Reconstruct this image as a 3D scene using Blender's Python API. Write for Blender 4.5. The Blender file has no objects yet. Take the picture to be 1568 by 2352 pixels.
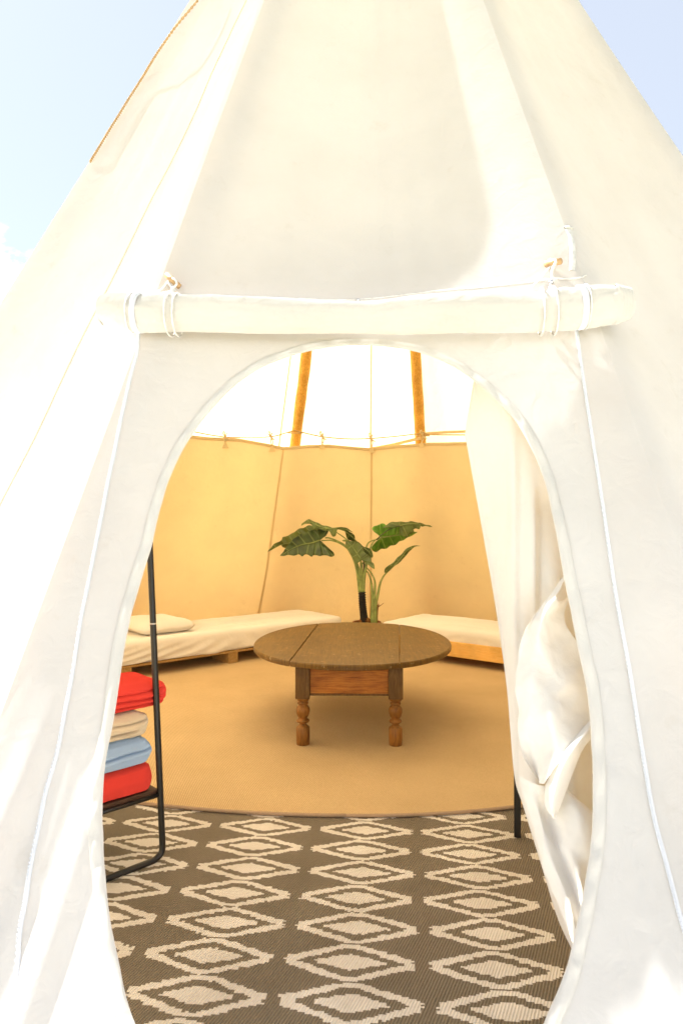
import bpy, bmesh, math, random
from mathutils import Vector, noise
import numpy as np
R = math.radians
random.seed(7)
sc = bpy.context.scene
C = sc.collection

# ------------------------------------------------------------------ camera, light, exposure
FPX = 1568.0; CX = 784.0; HY = 1190.0; CAMH = 1.35
cam = bpy.data.cameras.new('camera'); camo = bpy.data.objects.new('camera', cam); C.objects.link(camo)
camo.location = (0, 0, CAMH); camo.rotation_euler = (R(90), 0, 0)
cam.sensor_fit = 'VERTICAL'; cam.sensor_height = 36; cam.sensor_width = 24; cam.lens = 24
cam.shift_y = 14/2352
cam.clip_start = 0.05; cam.clip_end = 5000
cam.dof.use_dof = True; cam.dof.focus_distance = 4.2; cam.dof.aperture_fstop = 6.3
sc.camera = camo

SUN = Vector((-.62, .475, 1.0)).normalized()
sun = bpy.data.lights.new('sun', 'SUN'); suno = bpy.data.objects.new('sun', sun); C.objects.link(suno)
sun.energy = 5.0; sun.angle = R(.55); sun.color = (1, .96, .90)
suno.rotation_euler = SUN.to_track_quat('Z', 'Y').to_euler()
w = bpy.data.worlds.new('World'); sc.world = w; w.use_nodes = True
wn = w.node_tree.nodes; wl = w.node_tree.links; wn.clear()
def WN(t, **k):
    n = wn.new(t)
    for a, b in k.items(): setattr(n, a, b)
    return n
sky = WN('ShaderNodeTexSky', sky_type='NISHITA', sun_disc=False)
sky.sun_elevation = math.asin(SUN.z); sky.sun_rotation = math.atan2(SUN.x, SUN.y)
sky.air_density = 1.0; sky.dust_density = .4; sky.ozone_density = 1.0
bg = WN('ShaderNodeBackground'); bg.inputs[1].default_value = 0.060
out = WN('ShaderNodeOutputWorld')
tc = WN('ShaderNodeTexCoord'); sep = WN('ShaderNodeSeparateXYZ'); wl.new(tc.outputs['Generated'], sep.inputs[0])
mp = WN('ShaderNodeMapping'); mp.inputs['Scale'].default_value = (1, 1, 1.9); wl.new(tc.outputs['Generated'], mp.inputs[0])
nz = WN('ShaderNodeTexNoise'); nz.inputs['Scale'].default_value = 4.2; nz.inputs['Detail'].default_value = 10; nz.inputs['Roughness'].default_value = .58
wl.new(mp.outputs[0], nz.inputs[0])
m1 = WN('ShaderNodeMath', operation='MULTIPLY'); m1.inputs[1].default_value = 1.0; wl.new(nz.outputs[0], m1.inputs[0])
m2 = WN('ShaderNodeMath', operation='SUBTRACT'); wl.new(m1.outputs[0], m2.inputs[0]); wl.new(sep.outputs[2], m2.inputs[1])
cr = WN('ShaderNodeMapRange', interpolation_type='SMOOTHSTEP'); cr.inputs[1].default_value = .12; cr.inputs[2].default_value = .20
wl.new(m2.outputs[0], cr.inputs[0])
mx = WN('ShaderNodeMix', data_type='RGBA'); wl.new(cr.outputs[0], mx.inputs[0]); hz = WN('ShaderNodeMix', data_type='RGBA'); hz.inputs[0].default_value = .74; hz.inputs[7].default_value = (2.35, 2.42, 2.5, 1)
wl.new(sky.outputs[0], hz.inputs[6]); wl.new(hz.outputs[2], mx.inputs[6])
mx.inputs[7].default_value = (8.0, 8.0, 8.0, 1)
wl.new(mx.outputs[2], bg.inputs[0]); wl.new(bg.outputs[0], out.inputs[0])
sc.view_settings.view_transform = 'Standard'; sc.view_settings.look = 'None'
sc.view_settings.exposure = 2.52; sc.view_settings.gamma = 1; sc.view_settings.use_curve_mapping = False
sc.render.engine = 'CYCLES'
sc.cycles.max_bounces = 14; sc.cycles.diffuse_bounces = 9; sc.cycles.transmission_bounces = 8

# ------------------------------------------------------------------ helpers
def P(px, py, d):                     # a measured image direction at depth d, as a point of the place
    return Vector(((px-CX)/FPX*d, d, CAMH+(HY-py)/FPX*d))
def mesh(name, vs, fs, mat=None, parent=None, smooth=True, uvs=None):
    me = bpy.data.meshes.new(name); me.from_pydata([tuple(v) for v in vs], [], fs)
    if mat:
        for m in (mat if isinstance(mat, (list, tuple)) else [mat]): me.materials.append(m)
    if smooth: me.polygons.foreach_set('use_smooth', [True]*len(me.polygons))
    if uvs is not None:
        ul = me.uv_layers.new(name='UVMap')
        for l in me.loops: ul.data[l.index].uv = uvs[l.vertex_index]
    o = bpy.data.objects.new(name, me); C.objects.link(o)
    if parent: o.parent = parent
    return o
def empty(name, loc=(0,0,0), rz=0):
    o = bpy.data.objects.new(name, None); C.objects.link(o); o.location = loc; o.rotation_euler = (0,0,rz)
    o.empty_display_size = .1
    return o
def tag(o, label=None, cat=None, group=None, kind=None):
    if label: o['label'] = label
    if cat: o['category'] = cat
    if group: o['group'] = group
    if kind: o['kind'] = kind
    return o
def gridmesh(name, f, nu, nv, mat, parent=None, uv=False, closed_u=False):
    vs = []; uvs = []
    for j in range(nv+1):
        for i in range(nu if closed_u else nu+1):
            vs.append(f(i/nu, j/nv)); uvs.append((i/nu, j/nv))
    W = nu if closed_u else nu+1; fs = []
    for j in range(nv):
        for i in range(nu):
            i2 = (i+1) % W
            fs.append((j*W+i, j*W+i2, (j+1)*W+i2, (j+1)*W+i))
    return mesh(name, vs, fs, mat, parent, uvs=uvs if uv else None)
def catmull(pts, n):
    pts = [Vector(p) for p in pts]; q = [2*pts[0]-pts[1]]+pts+[2*pts[-1]-pts[-2]]; o = []
    m = len(pts)-1
    for k in range(n+1):
        t = k/n*m; i = min(int(t), m-1); t -= i
        a, b, c, d = q[i:i+4]
        o.append(.5*((2*b)+(c-a)*t+(2*a-5*b+4*c-d)*t*t+(3*b-a-3*c+d)*t**3))
    return o
def lerp_list(v, t):
    if not isinstance(v, (list, tuple)): return v
    x = t*(len(v)-1); i = min(int(x), len(v)-2); return v[i]+(v[i+1]-v[i])*(x-i)
def tube_data(pts, rad, ns=8, n=None, twist=None):
    if n: pts = catmull(pts, n)
    else: pts = [Vector(p) for p in pts]
    vs = []; fs = []; L = len(pts); up = None
    for i, p in enumerate(pts):
        t = (pts[min(i+1, L-1)]-pts[max(i-1, 0)]).normalized()
        if up is None: up = t.orthogonal().normalized()
        up = (up - t*up.dot(t)).normalized(); b = t.cross(up); r = lerp_list(rad, i/max(1, L-1))
        for k in range(ns):
            a = 2*math.pi*k/ns
            vs.append(p+(up*math.cos(a)+b*math.sin(a))*r)
    for i in range(L-1):
        for k in range(ns):
            k2 = (k+1) % ns
            fs.append((i*ns+k, i*ns+k2, (i+1)*ns+k2, (i+1)*ns+k))
    fs.append(tuple(range(ns))[::-1]); fs.append(tuple((L-1)*ns+k for k in range(ns)))
    return vs, fs
def tube(name, pts, rad, mat, parent=None, ns=8, n=None):
    vs, fs = tube_data(pts, rad, ns, n); return mesh(name, vs, fs, mat, parent)
def merge(datas):
    V = []; F = []
    for vs, fs in datas:
        o = len(V); V += list(vs); F += [tuple(i+o for i in f) for f in fs]
    return V, F
def rope_data(pts, r, n, turns, strands=3, ns=6):
    base = catmull(pts, n); L = len(base); ds = []
    ups = []; up = None
    for i in range(L):
        t = (base[min(i+1, L-1)]-base[max(i-1, 0)]).normalized()
        if up is None: up = t.orthogonal().normalized()
        up = (up - t*up.dot(t)).normalized(); ups.append((up.copy(), t.cross(up)))
    for s in range(strands):
        pp = []
        for i in range(L):
            a = 2*math.pi*(turns*i/L + s/strands)
            pp.append(base[i]+(ups[i][0]*math.cos(a)+ups[i][1]*math.sin(a))*r*.55)
        ds.append(tube_data(pp, r*.52, ns))
    return merge(ds)
def box(name, c, s, mat, parent=None, bev=.003, rz=0, jitter=0):
    vs = []
    for x in (-1, 1):
        for y in (-1, 1):
            for z in (-1, 1):
                v = Vector((x*s[0]/2, y*s[1]/2, z*s[2]/2))
                v.rotate(__import__('mathutils').Euler((0,0,rz))); vs.append(v+Vector(c))
    fs = [(0,1,3,2),(4,6,7,5),(0,4,5,1),(2,3,7,6),(0,2,6,4),(1,5,7,3)]
    o = mesh(name, vs, fs, mat, parent, smooth=False)
    if bev:
        b = o.modifiers.new('bevel', 'BEVEL'); b.width = bev; b.segments = 2; b.limit_method = 'ANGLE'
    return o
def slab(name, L, W, rings, rc, mat, parent=None, disp=None, ks=40, km=10):
    """rounded slab: rings = [(inset, z)...] from the underside up; last ring closes the top"""
    vs = []; fs = []
    def ring(d):
        a = max(L/2-d, 1e-4); b = max(W/2-d, 1e-4); r = max(min(rc-d, a, b), min(a, b, .004))
        pts = []
        for (sx, sy, a0) in ((1,1,0),(-1,1,90),(-1,-1,180),(1,-1,270)):
            cx, cy = sx*(a-r), sy*(b-r)
            for k in range(km+1):
                t = R(a0+90*k/km); pts.append((cx+r*math.cos(t), cy+r*math.sin(t)))
            nx = {0:(-(a-r), b), 90:(-a, -(b-r)), 180:(a-r, -b), 270:(a, b-r)}[a0]
            x0, y0 = pts[-1]
            for k in range(1, ks): pts.append((x0+(nx[0]-x0)*k/ks, y0+(nx[1]-y0)*k/ks))
        return pts
    N = 4*(km+ks)
    for (d, z) in rings:
        for (x, y) in ring(d):
            v = Vector((x, y, z))
            if disp: v = disp(v, d)
            vs.append(v)
    for j in range(len(rings)-1):
        for i in range(N):
            i2 = (i+1) % N
            fs.append((j*N+i, j*N+i2, (j+1)*N+i2, (j+1)*N+i))
    fs.append(tuple(range(N))[::-1]); fs.append(tuple((len(rings)-1)*N+k for k in range(N)))
    return mesh(name, vs, fs, mat, parent)
def nzv(x, y=0, z=0): return noise.noise(Vector((x, y, z)))
def sm(a, b, x):
    t = max(0, min(1, (x-a)/(b-a))); return t*t*(3-2*t)

# ------------------------------------------------------------------ materials
def newmat(name):
    m = bpy.data.materials.new(name); m.use_nodes = True; nt = m.node_tree; nt.nodes.clear()
    o = nt.nodes.new('ShaderNodeOutputMaterial'); return m, nt, o
def N(nt, t, ins=None, **k):
    n = nt.nodes.new(t)
    for a, b in k.items(): setattr(n, a, b)
    if ins:
        for a, b in ins.items(): n.inputs[a].default_value = b
    return n
def coords(nt, scale=(1,1,1), rot=(0,0,0), kind='Object'):
    t = N(nt, 'ShaderNodeTexCoord'); m = N(nt, 'ShaderNodeMapping', {'Scale': scale, 'Rotation': rot})
    nt.links.new(t.outputs[kind], m.inputs[0]); return m.outputs[0]
def ramp(nt, fac, stops):
    r = N(nt, 'ShaderNodeValToRGB'); e = r.color_ramp.elements
    while len(e) < len(stops): e.new(.5)
    for i, (p, c) in enumerate(stops): e[i].position = p; e[i].color = (*c, 1)
    nt.links.new(fac, r.inputs[0]); return r.outputs[0]
def cloth(name, refl, trans=None, mixf=.3, weave=900, wr=.25, bstr=.2, dirt=.0, rough=.9, inner=None):
    m, nt, o = newmat(name); lk = nt.links.new
    co = coords(nt)
    n1 = N(nt, 'ShaderNodeTexNoise', {'Scale': 3.0, 'Detail': 6.0}); lk(co, n1.inputs[0])
    n2 = N(nt, 'ShaderNodeTexNoise', {'Scale': weave, 'Detail': 2.0}); lk(co, n2.inputs[0])
    dk = tuple(c*.93 for c in refl)
    col = ramp(nt, n1.outputs[0], [(.3, dk), (.65, refl)])
    if inner:                          # outer face coloured darker to read as shade, inner bright and warm
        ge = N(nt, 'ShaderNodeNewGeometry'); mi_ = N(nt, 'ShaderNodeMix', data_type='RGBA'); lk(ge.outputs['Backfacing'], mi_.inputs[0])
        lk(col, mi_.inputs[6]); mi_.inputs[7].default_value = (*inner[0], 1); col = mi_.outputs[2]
    if dirt:
        n3 = N(nt, 'ShaderNodeTexNoise', {'Scale': 7.0, 'Detail': 9.0, 'Roughness': .7}); lk(co, n3.inputs[0])
        rr = ramp(nt, n3.outputs[0], [(.60, (1,1,1)), (.74, (1-dirt, 1-dirt*1.15, 1-dirt*1.4))])
        mm = N(nt, 'ShaderNodeMix', data_type='RGBA', blend_type='MULTIPLY'); mm.inputs[0].default_value = 1
        lk(col, mm.inputs[6]); lk(rr, mm.inputs[7]); col = mm.outputs[2]
    b1 = N(nt, 'ShaderNodeBump', {'Strength': bstr, 'Distance': .002}); lk(n2.outputs[0], b1.inputs['Height'])
    n4 = N(nt, 'ShaderNodeTexNoise', {'Scale': 14.0, 'Detail': 4.0, 'Distortion': .6}); lk(co, n4.inputs[0])
    b2 = N(nt, 'ShaderNodeBump', {'Strength': wr, 'Distance': .01}); lk(n4.outputs[0], b2.inputs['Height']); lk(b1.outputs[0], b2.inputs['Normal'])
    d = N(nt, 'ShaderNodeBsdfDiffuse', {'Roughness': rough}); lk(col, d.inputs[0]); lk(b2.outputs[0], d.inputs['Normal'])
    if trans:
        t = N(nt, 'ShaderNodeBsdfTranslucent', {'Color': (*trans, 1)}); lk(b2.outputs[0], t.inputs['Normal'])
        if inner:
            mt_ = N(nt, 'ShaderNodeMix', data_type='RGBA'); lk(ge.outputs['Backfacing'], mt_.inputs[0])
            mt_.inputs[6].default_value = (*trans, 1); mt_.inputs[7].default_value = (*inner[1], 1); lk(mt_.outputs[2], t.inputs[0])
        x = N(nt, 'ShaderNodeMixShader', {0: mixf}); lk(d.outputs[0], x.inputs[1]); lk(t.outputs[0], x.inputs[2]); lk(x.outputs[0], o.inputs[0])
    else: lk(d.outputs[0], o.inputs[0])
    return m
def solid(name, col, rough=.6, metal=0, bump=0, bscale=60, var=.15):
    m, nt, o = newmat(name); lk = nt.links.new; co = coords(nt)
    p = N(nt, 'ShaderNodeBsdfPrincipled', {'Roughness': rough, 'Metallic': metal})
    n = N(nt, 'ShaderNodeTexNoise', {'Scale': bscale, 'Detail': 5.0}); lk(co, n.inputs[0])
    lk(ramp(nt, n.outputs[0], [(.3, tuple(c*(1-var) for c in col)), (.7, tuple(min(1, c*(1+var)) for c in col))]), p.inputs['Base Color'])
    if bump:
        b = N(nt, 'ShaderNodeBump', {'Strength': bump, 'Distance': .003}); lk(n.outputs[0], b.inputs['Height']); lk(b.outputs[0], p.inputs['Normal'])
    lk(p.outputs[0], o.inputs[0]); return m
def wood(name, dark, mid, light, scale=(1,1,1), rough=.55, wear=None, knots=False, rot=(0,0,0), gs=9):
    m, nt, o = newmat(name); lk = nt.links.new; co = coords(nt, scale, rot)
    wv = N(nt, 'ShaderNodeTexNoise', {'Scale': gs, 'Detail': 8.0, 'Roughness': .65, 'Distortion': .5}); lk(co, wv.inputs[0])
    col = ramp(nt, wv.outputs[0], [(.28, dark), (.5, mid), (.72, light)])
    co2 = coords(nt)
    n2 = N(nt, 'ShaderNodeTexNoise', {'Scale': 6.0, 'Detail': 6.0}); lk(co2, n2.inputs[0])
    mm = N(nt, 'ShaderNodeMix', data_type='RGBA', blend_type='MULTIPLY'); mm.inputs[0].default_value = .8
    lk(col, mm.inputs[6]); lk(ramp(nt, n2.outputs[0], [(.3, (.62,.62,.62)), (.7, (1,1,1))]), mm.inputs[7]); col = mm.outputs[2]
    if wear:
        n3 = N(nt, 'ShaderNodeTexNoise', {'Scale': 24.0, 'Detail': 9.0, 'Roughness': .78}); lk(co2, n3.inputs[0])
        m3 = N(nt, 'ShaderNodeMix', data_type='RGBA'); lk(ramp(nt, n3.outputs[0], [(.585, (0,0,0)), (.63, (1,1,1))]), m3.inputs[0])
        lk(col, m3.inputs[6]); m3.inputs[7].default_value = (*wear, 1); col = m3.outputs[2]
    if knots:
        v = N(nt, 'ShaderNodeTexVoronoi', {'Scale': 7.0}); lk(coords(nt, (1, 1, 1.6)), v.inputs[0])
        m4 = N(nt, 'ShaderNodeMix', data_type='RGBA'); lk(ramp(nt, v.outputs['Distance'], [(.07, (1,1,1)), (.12, (0,0,0))]), m4.inputs[0])
        lk(col, m4.inputs[6]); m4.inputs[7].default_value = (.22, .06, .015, 1); col = m4.outputs[2]
    p = N(nt, 'ShaderNodeBsdfPrincipled', {'Roughness': rough, 'Specular IOR Level': .25}); lk(col, p.inputs['Base Color'])
    b = N(nt, 'ShaderNodeBump', {'Strength': .35, 'Distance': .002}); lk(wv.outputs[0], b.inputs['Height']); lk(b.outputs[0], p.inputs['Normal'])
    lk(p.outputs[0], o.inputs[0]); return m

M = {}
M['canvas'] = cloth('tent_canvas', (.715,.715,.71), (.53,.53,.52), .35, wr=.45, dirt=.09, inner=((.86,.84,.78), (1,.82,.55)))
M['hem'] = cloth('hem_canvas', (.76,.745,.71), (.60,.57,.52), .33, wr=.45, dirt=.14)
M['roll'] = cloth('rolled_canvas', (.60,.585,.555), (.9,.75,.5), .12, wr=.9, dirt=.08)
M['curtain'] = cloth('curtain_canvas', (.74,.73,.70), (.9,.8,.62), .2, wr=.5, dirt=.06)
M['liner'] = cloth('liner_canvas', (.80,.70,.45), (1,.80,.47), .11, wr=.5, dirt=.10)
M['liner_seam'] = cloth('liner_seam', (.75,.64,.38), (1,.75,.35), .11)
M['seam'] = cloth('canvas_seam', (.72,.64,.50), (1,.8,.5), .15)
M['zip'] = cloth('zip_tape', (.64,.655,.69), None, weave=1500)
M['sheet'] = cloth('bed_sheet', (.82,.79,.72), (1,.9,.75), .08, wr=.5)
M['cord'] = solid('white_cord', (.64,.62,.58), .8)
M['twine'] = solid('tan_twine', (.50,.34,.14), .9, bump=.5, bscale=900)
M['rope'] = solid('hemp_rope', (.42,.27,.12), .9, bump=.6, bscale=700)
M['red'] = cloth('red_fleece', (.80,.075,.055), None, weave=450, bstr=.5, wr=.6)
M['beige'] = cloth('beige_fleece', (.74,.62,.44), None, weave=450, bstr=.5, wr=.6)
M['blue'] = cloth('blue_fleece', (.42,.56,.74), None, weave=450, bstr=.5, wr=.6)
M['black'] = solid('black_metal', (.012,.011,.010), .38, 0, bump=.1, bscale=300)
M['steel'] = solid('steel', (.6,.6,.6), .3, 1)
M['shelf'] = wood('shelf_wood', (.06,.028,.014), (.10,.05,.028), (.15,.08,.045), (3,3,30))
M['tabletop'] = wood('table_top_wood', (.075,.036,.007), (.155,.080,.015), (.23,.125,.026), (14,.7,1), .36, wear=(.34,.25,.13))
M['tablebase'] = wood('table_base_wood', (.075,.036,.008), (.15,.078,.02), (.22,.12,.035), (8,8,1.2), .5)
M['tablerail'] = wood('table_rail_wood', (.20,.06,.010), (.44,.16,.025), (.58,.24,.04), (1.0,1,12), .5)
M['leg'] = wood('turned_leg_wood', (.13,.052,.011), (.27,.115,.022), (.37,.17,.036), (8,8,1.2), .42)
M['pine'] = wood('pine_board', (.74,.40,.09), (.85,.50,.14), (.90,.60,.22), (1.2,1.2,22), .45, knots=True)
M['chip'] = wood('chipboard', (.26,.14,.04), (.45,.27,.09), (.60,.40,.18), (1,1,1), .8, gs=70)
M['pole'] = wood('pole_wood', (.38,.18,.03), (.66,.36,.06), (.80,.50,.12), (14,14,.8), .5, knots=False)
M['peg'] = wood('peg_wood', (.40,.22,.09), (.55,.34,.16), (.62,.42,.22), (4,4,4), .5)
M['bark'] = solid('black_wrap', (.012,.010,.009), .85, bump=1, bscale=120)
M['root'] = wood('root_wood', (.08,.03,.01), (.25,.11,.03), (.45,.26,.1), (5,5,2), .8)
M['stem'] = solid('plant_stem', (.22,.28,.08), .45, var=.3, bscale=20)
M['stem_dark'] = solid('plant_stem_dark', (.05,.06,.02), .5)
M['pot'] = solid('terracotta_pot', (.28,.12,.06), .8, bump=.3, bscale=40)
M['earth'] = solid('potting_earth', (.04,.025,.015), .95, bump=1, bscale=60)

def leafmat(name, dark, light, vein):
    m, nt, o = newmat(name); lk = nt.links.new
    t = N(nt, 'ShaderNodeTexCoord'); s = N(nt, 'ShaderNodeSeparateXYZ'); lk(t.outputs['UV'], s.inputs[0])
    a = N(nt, 'ShaderNodeMath', {1: 19.0}, operation='MULTIPLY'); lk(s.outputs[0], a.inputs[0])
    f = N(nt, 'ShaderNodeMath', operation='PINGPONG'); f.inputs[1].default_value = 1; lk(a.outputs[0], f.inputs[0])
    v1 = N(nt, 'ShaderNodeMapRange', interpolation_type='SMOOTHSTEP'); v1.inputs[1].default_value = .16; v1.inputs[2].default_value = .03; lk(f.outputs[0], v1.inputs[0])
    v2 = N(nt, 'ShaderNodeMapRange', interpolation_type='SMOOTHSTEP'); v2.inputs[1].default_value = .10; v2.inputs[2].default_value = .03; lk(s.outputs[1], v2.inputs[0])
    mxx = N(nt, 'ShaderNodeMath', operation='MAXIMUM'); lk(v1.outputs[0], mxx.inputs[0]); lk(v2.outputs[0], mxx.inputs[1])
    n = N(nt, 'ShaderNodeTexNoise', {'Scale': 9.0, 'Detail': 5.0}); lk(coords(nt), n.inputs[0])
    col = ramp(nt, n.outputs[0], [(.35, dark), (.68, light)])
    q = N(nt, 'ShaderNodeMix', data_type='RGBA'); k = N(nt, 'ShaderNodeMath', {1: .5}, operation='MULTIPLY'); lk(mxx.outputs[0], k.inputs[0])
    lk(k.outputs[0], q.inputs[0]); lk(col, q.inputs[6]); q.inputs[7].default_value = (*vein, 1)
    p = N(nt, 'ShaderNodeBsdfPrincipled', {'Roughness': .38}); lk(q.outputs[2], p.inputs['Base Color'])
    b = N(nt, 'ShaderNodeBump', {'Strength': .5, 'Distance': .006}); b.invert = True; lk(mxx.outputs[0], b.inputs['Height']); lk(b.outputs[0], p.inputs['Normal'])
    tr = N(nt, 'ShaderNodeBsdfTranslucent'); lk(q.outputs[2], tr.inputs[0])
    x = N(nt, 'ShaderNodeMixShader', {0: .25}); lk(p.outputs[0], x.inputs[1]); lk(tr.outputs[0], x.inputs[2])
    lk(x.outputs[0], o.inputs[0]); return m
M['leaf_dark'] = leafmat('leaf_dark', (.028,.052,.012), (.085,.135,.030), (.26,.33,.10))
M['leaf_olive'] = leafmat('leaf_olive', (.085,.125,.026), (.16,.22,.05), (.32,.38,.13))
M['leaf_bright'] = leafmat('leaf_bright', (.08,.24,.02), (.18,.42,.04), (.45,.62,.15))

def carpetmat():
    m, nt, o = newmat('sisal_carpet'); lk = nt.links.new
    co = coords(nt, (1,1,1), (0,0,R(32)))
    s = N(nt, 'ShaderNodeSeparateXYZ'); lk(co, s.inputs[0])
    def wave(sock, f):
        a = N(nt, 'ShaderNodeMath', {1: f}, operation='MULTIPLY'); lk(sock, a.inputs[0])
        b = N(nt, 'ShaderNodeMath', operation='SINE'); lk(a.outputs[0], b.inputs[0]); return b.outputs[0]
    wx = wave(s.outputs[0], 480); wy = wave(s.outputs[1], 620)
    mu = N(nt, 'ShaderNodeMath', operation='MULTIPLY'); lk(wx, mu.inputs[0]); lk(wy, mu.inputs[1])
    n = N(nt, 'ShaderNodeTexNoise', {'Scale': 160.0, 'Detail': 6.0, 'Roughness': .7}); lk(co, n.inputs[0])
    ad = N(nt, 'ShaderNodeMath', operation='MULTIPLY_ADD'); lk(n.outputs[0], ad.inputs[0]); ad.inputs[1].default_value = 1.6; lk(mu.outputs[0], ad.inputs[2])
    mr = N(nt, 'ShaderNodeMapRange'); mr.inputs[1].default_value = -.2; mr.inputs[2].default_value = 1.8; lk(ad.outputs[0], mr.inputs[0])
    col = ramp(nt, mr.outputs[0], [(0, (.30,.19,.08)), (.5, (.66,.47,.235)), (1, (.86,.66,.38))])
    n2 = N(nt, 'ShaderNodeTexNoise', {'Scale': 2.2, 'Detail': 5.0}); lk(co, n2.inputs[0])
    mm = N(nt, 'ShaderNodeMix', data_type='RGBA', blend_type='MULTIPLY'); mm.inputs[0].default_value = 1
    lk(col, mm.inputs[6]); lk(ramp(nt, n2.outputs[0], [(.3, (.88,.87,.85)), (.7, (1,1,1))]), mm.inputs[7])
    p = N(nt, 'ShaderNodeBsdfPrincipled', {'Roughness': .9}); lk(mm.outputs[2], p.inputs['Base Color'])
    b = N(nt, 'ShaderNodeBump', {'Strength': .7, 'Distance': .003}); lk(ad.outputs[0], b.inputs['Height']); lk(b.outputs[0], p.inputs['Normal'])
    lk(p.outputs[0], o.inputs[0]); return m
M['carpet'] = carpetmat()
M['binding'] = solid('carpet_binding', (.42,.29,.18), .85, bump=.4, bscale=300)
def rugmat(name, dark, light, rot):
    m, nt, o = newmat(name); lk = nt.links.new
    co = coords(nt, (1,1,1), (0,0,rot))
    s = N(nt, 'ShaderNodeSeparateXYZ'); lk(co, s.inputs[0])
    a = N(nt, 'ShaderNodeMath', {1: 720.0}, operation='MULTIPLY'); lk(s.outputs[0], a.inputs[0])
    b = N(nt, 'ShaderNodeMath', operation='SINE'); lk(a.outputs[0], b.inputs[0])
    n = N(nt, 'ShaderNodeTexNoise', {'Scale': 130.0, 'Detail': 5.0, 'Roughness': .75}); lk(co, n.inputs[0])
    ad = N(nt, 'ShaderNodeMath', operation='MULTIPLY_ADD'); lk(n.outputs[0], ad.inputs[0]); ad.inputs[1].default_value = 3.0; lk(b.outputs[0], ad.inputs[2])
    mr = N(nt, 'ShaderNodeMapRange'); mr.inputs[1].default_value = .2; mr.inputs[2].default_value = 2.8; lk(ad.outputs[0], mr.inputs[0])
    col = ramp(nt, mr.outputs[0], [(0, dark), (1, light)])
    n2 = N(nt, 'ShaderNodeTexNoise', {'Scale': 5.0, 'Detail': 6.0}); lk(co, n2.inputs[0])
    mm = N(nt, 'ShaderNodeMix', data_type='RGBA', blend_type='MULTIPLY'); mm.inputs[0].default_value = 1
    lk(col, mm.inputs[6]); lk(ramp(nt, n2.outputs[0], [(.3, (.8,.78,.75)), (.7, (1,1,1))]), mm.inputs[7])
    p = N(nt, 'ShaderNodeBsdfPrincipled', {'Roughness': .75}); lk(mm.outputs[2], p.inputs['Base Color'])
    bb = N(nt, 'ShaderNodeBump', {'Strength': .8, 'Distance': .003}); lk(ad.outputs[0], bb.inputs['Height']); lk(bb.outputs[0], p.inputs['Normal'])
    lk(p.outputs[0], o.inputs[0]); return m
M['rug_brown'] = rugmat('rug_brown', (.145,.12,.085), (.30,.25,.18), R(24))
M['rug_cream'] = rugmat('rug_cream', (.88,.83,.75), (.95,.92,.87), R(24))
M['bounce'] = solid('pale_bounce', (.68,.665,.62), .95, bump=1, bscale=40, var=.2)
M['grass'] = solid('dry_grass', (.13,.14,.06), .95, bump=1, bscale=30, var=.35)
M['groundsheet'] = solid('groundsheet', (.10,.085,.06), .8)

# ------------------------------------------------------------------ the tent surface
AX, AY = .25, 5.0; KS = .513; TOP = 7.35
POLES = [-73, -47, -20.5, 13.3, 43.5, 74, 105, 135, 166, 197, 228, 258, 287]   # 287 = -73
def Rc(h):
    f = .17*max(0, (.95-h)/.95)**2
    return KS*(TOP-h)+f
def sagf(i, h):
    if i == 2: return .016+.056*sm(1.95, 2.6, h)
    return .035
def tent_R(adeg, h):
    while adeg < -73: adeg += 360
    while adeg > 287: adeg -= 360
    i = 0
    while adeg > POLES[i+1]: i += 1
    a0, a1 = POLES[i], POLES[i+1]; mid = (a0+a1)/2; hf = (a1-a0)/2
    t = (adeg-a0)/(a1-a0); rc = Rc(h)
    r = rc*math.cos(R(hf))/math.cos(R(adeg-mid))
    e = 4*t*(1-t)
    r -= sagf(i, h)*rc*e*(1-math.exp(-e*5))
    # cloth life: soft wrinkles running up the slope, pleats at the hem
    w = nzv(adeg*.16, h*.35, 3)*.012 + nzv(adeg*.5, h*.9, 9)*.0045
    if i == 2: w += e*sm(1.95, 2.5, h)*(nzv(adeg*.55, h*.6, 21)*.016)*sm(-8, 4, adeg)
    if i == 2: w *= .35+.65*sm(1.9, 2.3, h)
    pl = sm(.95, .25, h)*.022*(math.sin(adeg*1.9+2*nzv(adeg*.1, 0, 5))+.6*math.sin(adeg*3.7+1))
    if i == 2: pl *= max(sm(-13.5, -17, adeg), sm(6, 9, adeg))
    return r+w+pl
def TP(adeg, h, off=0):
    r = tent_R(adeg, h)-off; a = R(adeg)
    return Vector((AX+r*math.sin(a), AY-r*math.cos(a), h))
def hit(px, py):                       # where a direction meets the front of the tent: (azimuth, height)
    def f(d):
        p = P(px, py, d); dx = p.x-AX; dy = AY-p.y; a = math.degrees(math.atan2(dx, dy))
        return math.hypot(dx, dy)-tent_R(a, p.z), a, p.z
    lo = .6
    d = lo
    while d < 5 and f(d)[0] > 0: d += .03
    lo, hi = d-.03, d
    for _ in range(22):
        m = (lo+hi)/2
        if f(m)[0] > 0: lo = m
        else: hi = m
    _, a, h = f(hi); return a, h, hi
def on(px, py, off=0):                 # point on the tent, off metres outward
    a, h, d = hit(px, py); return TP(a, h, -off)

def front(px, py, dd=0):
    a, h, d = hit(px, py); return P(px, py, d-dd)
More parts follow.
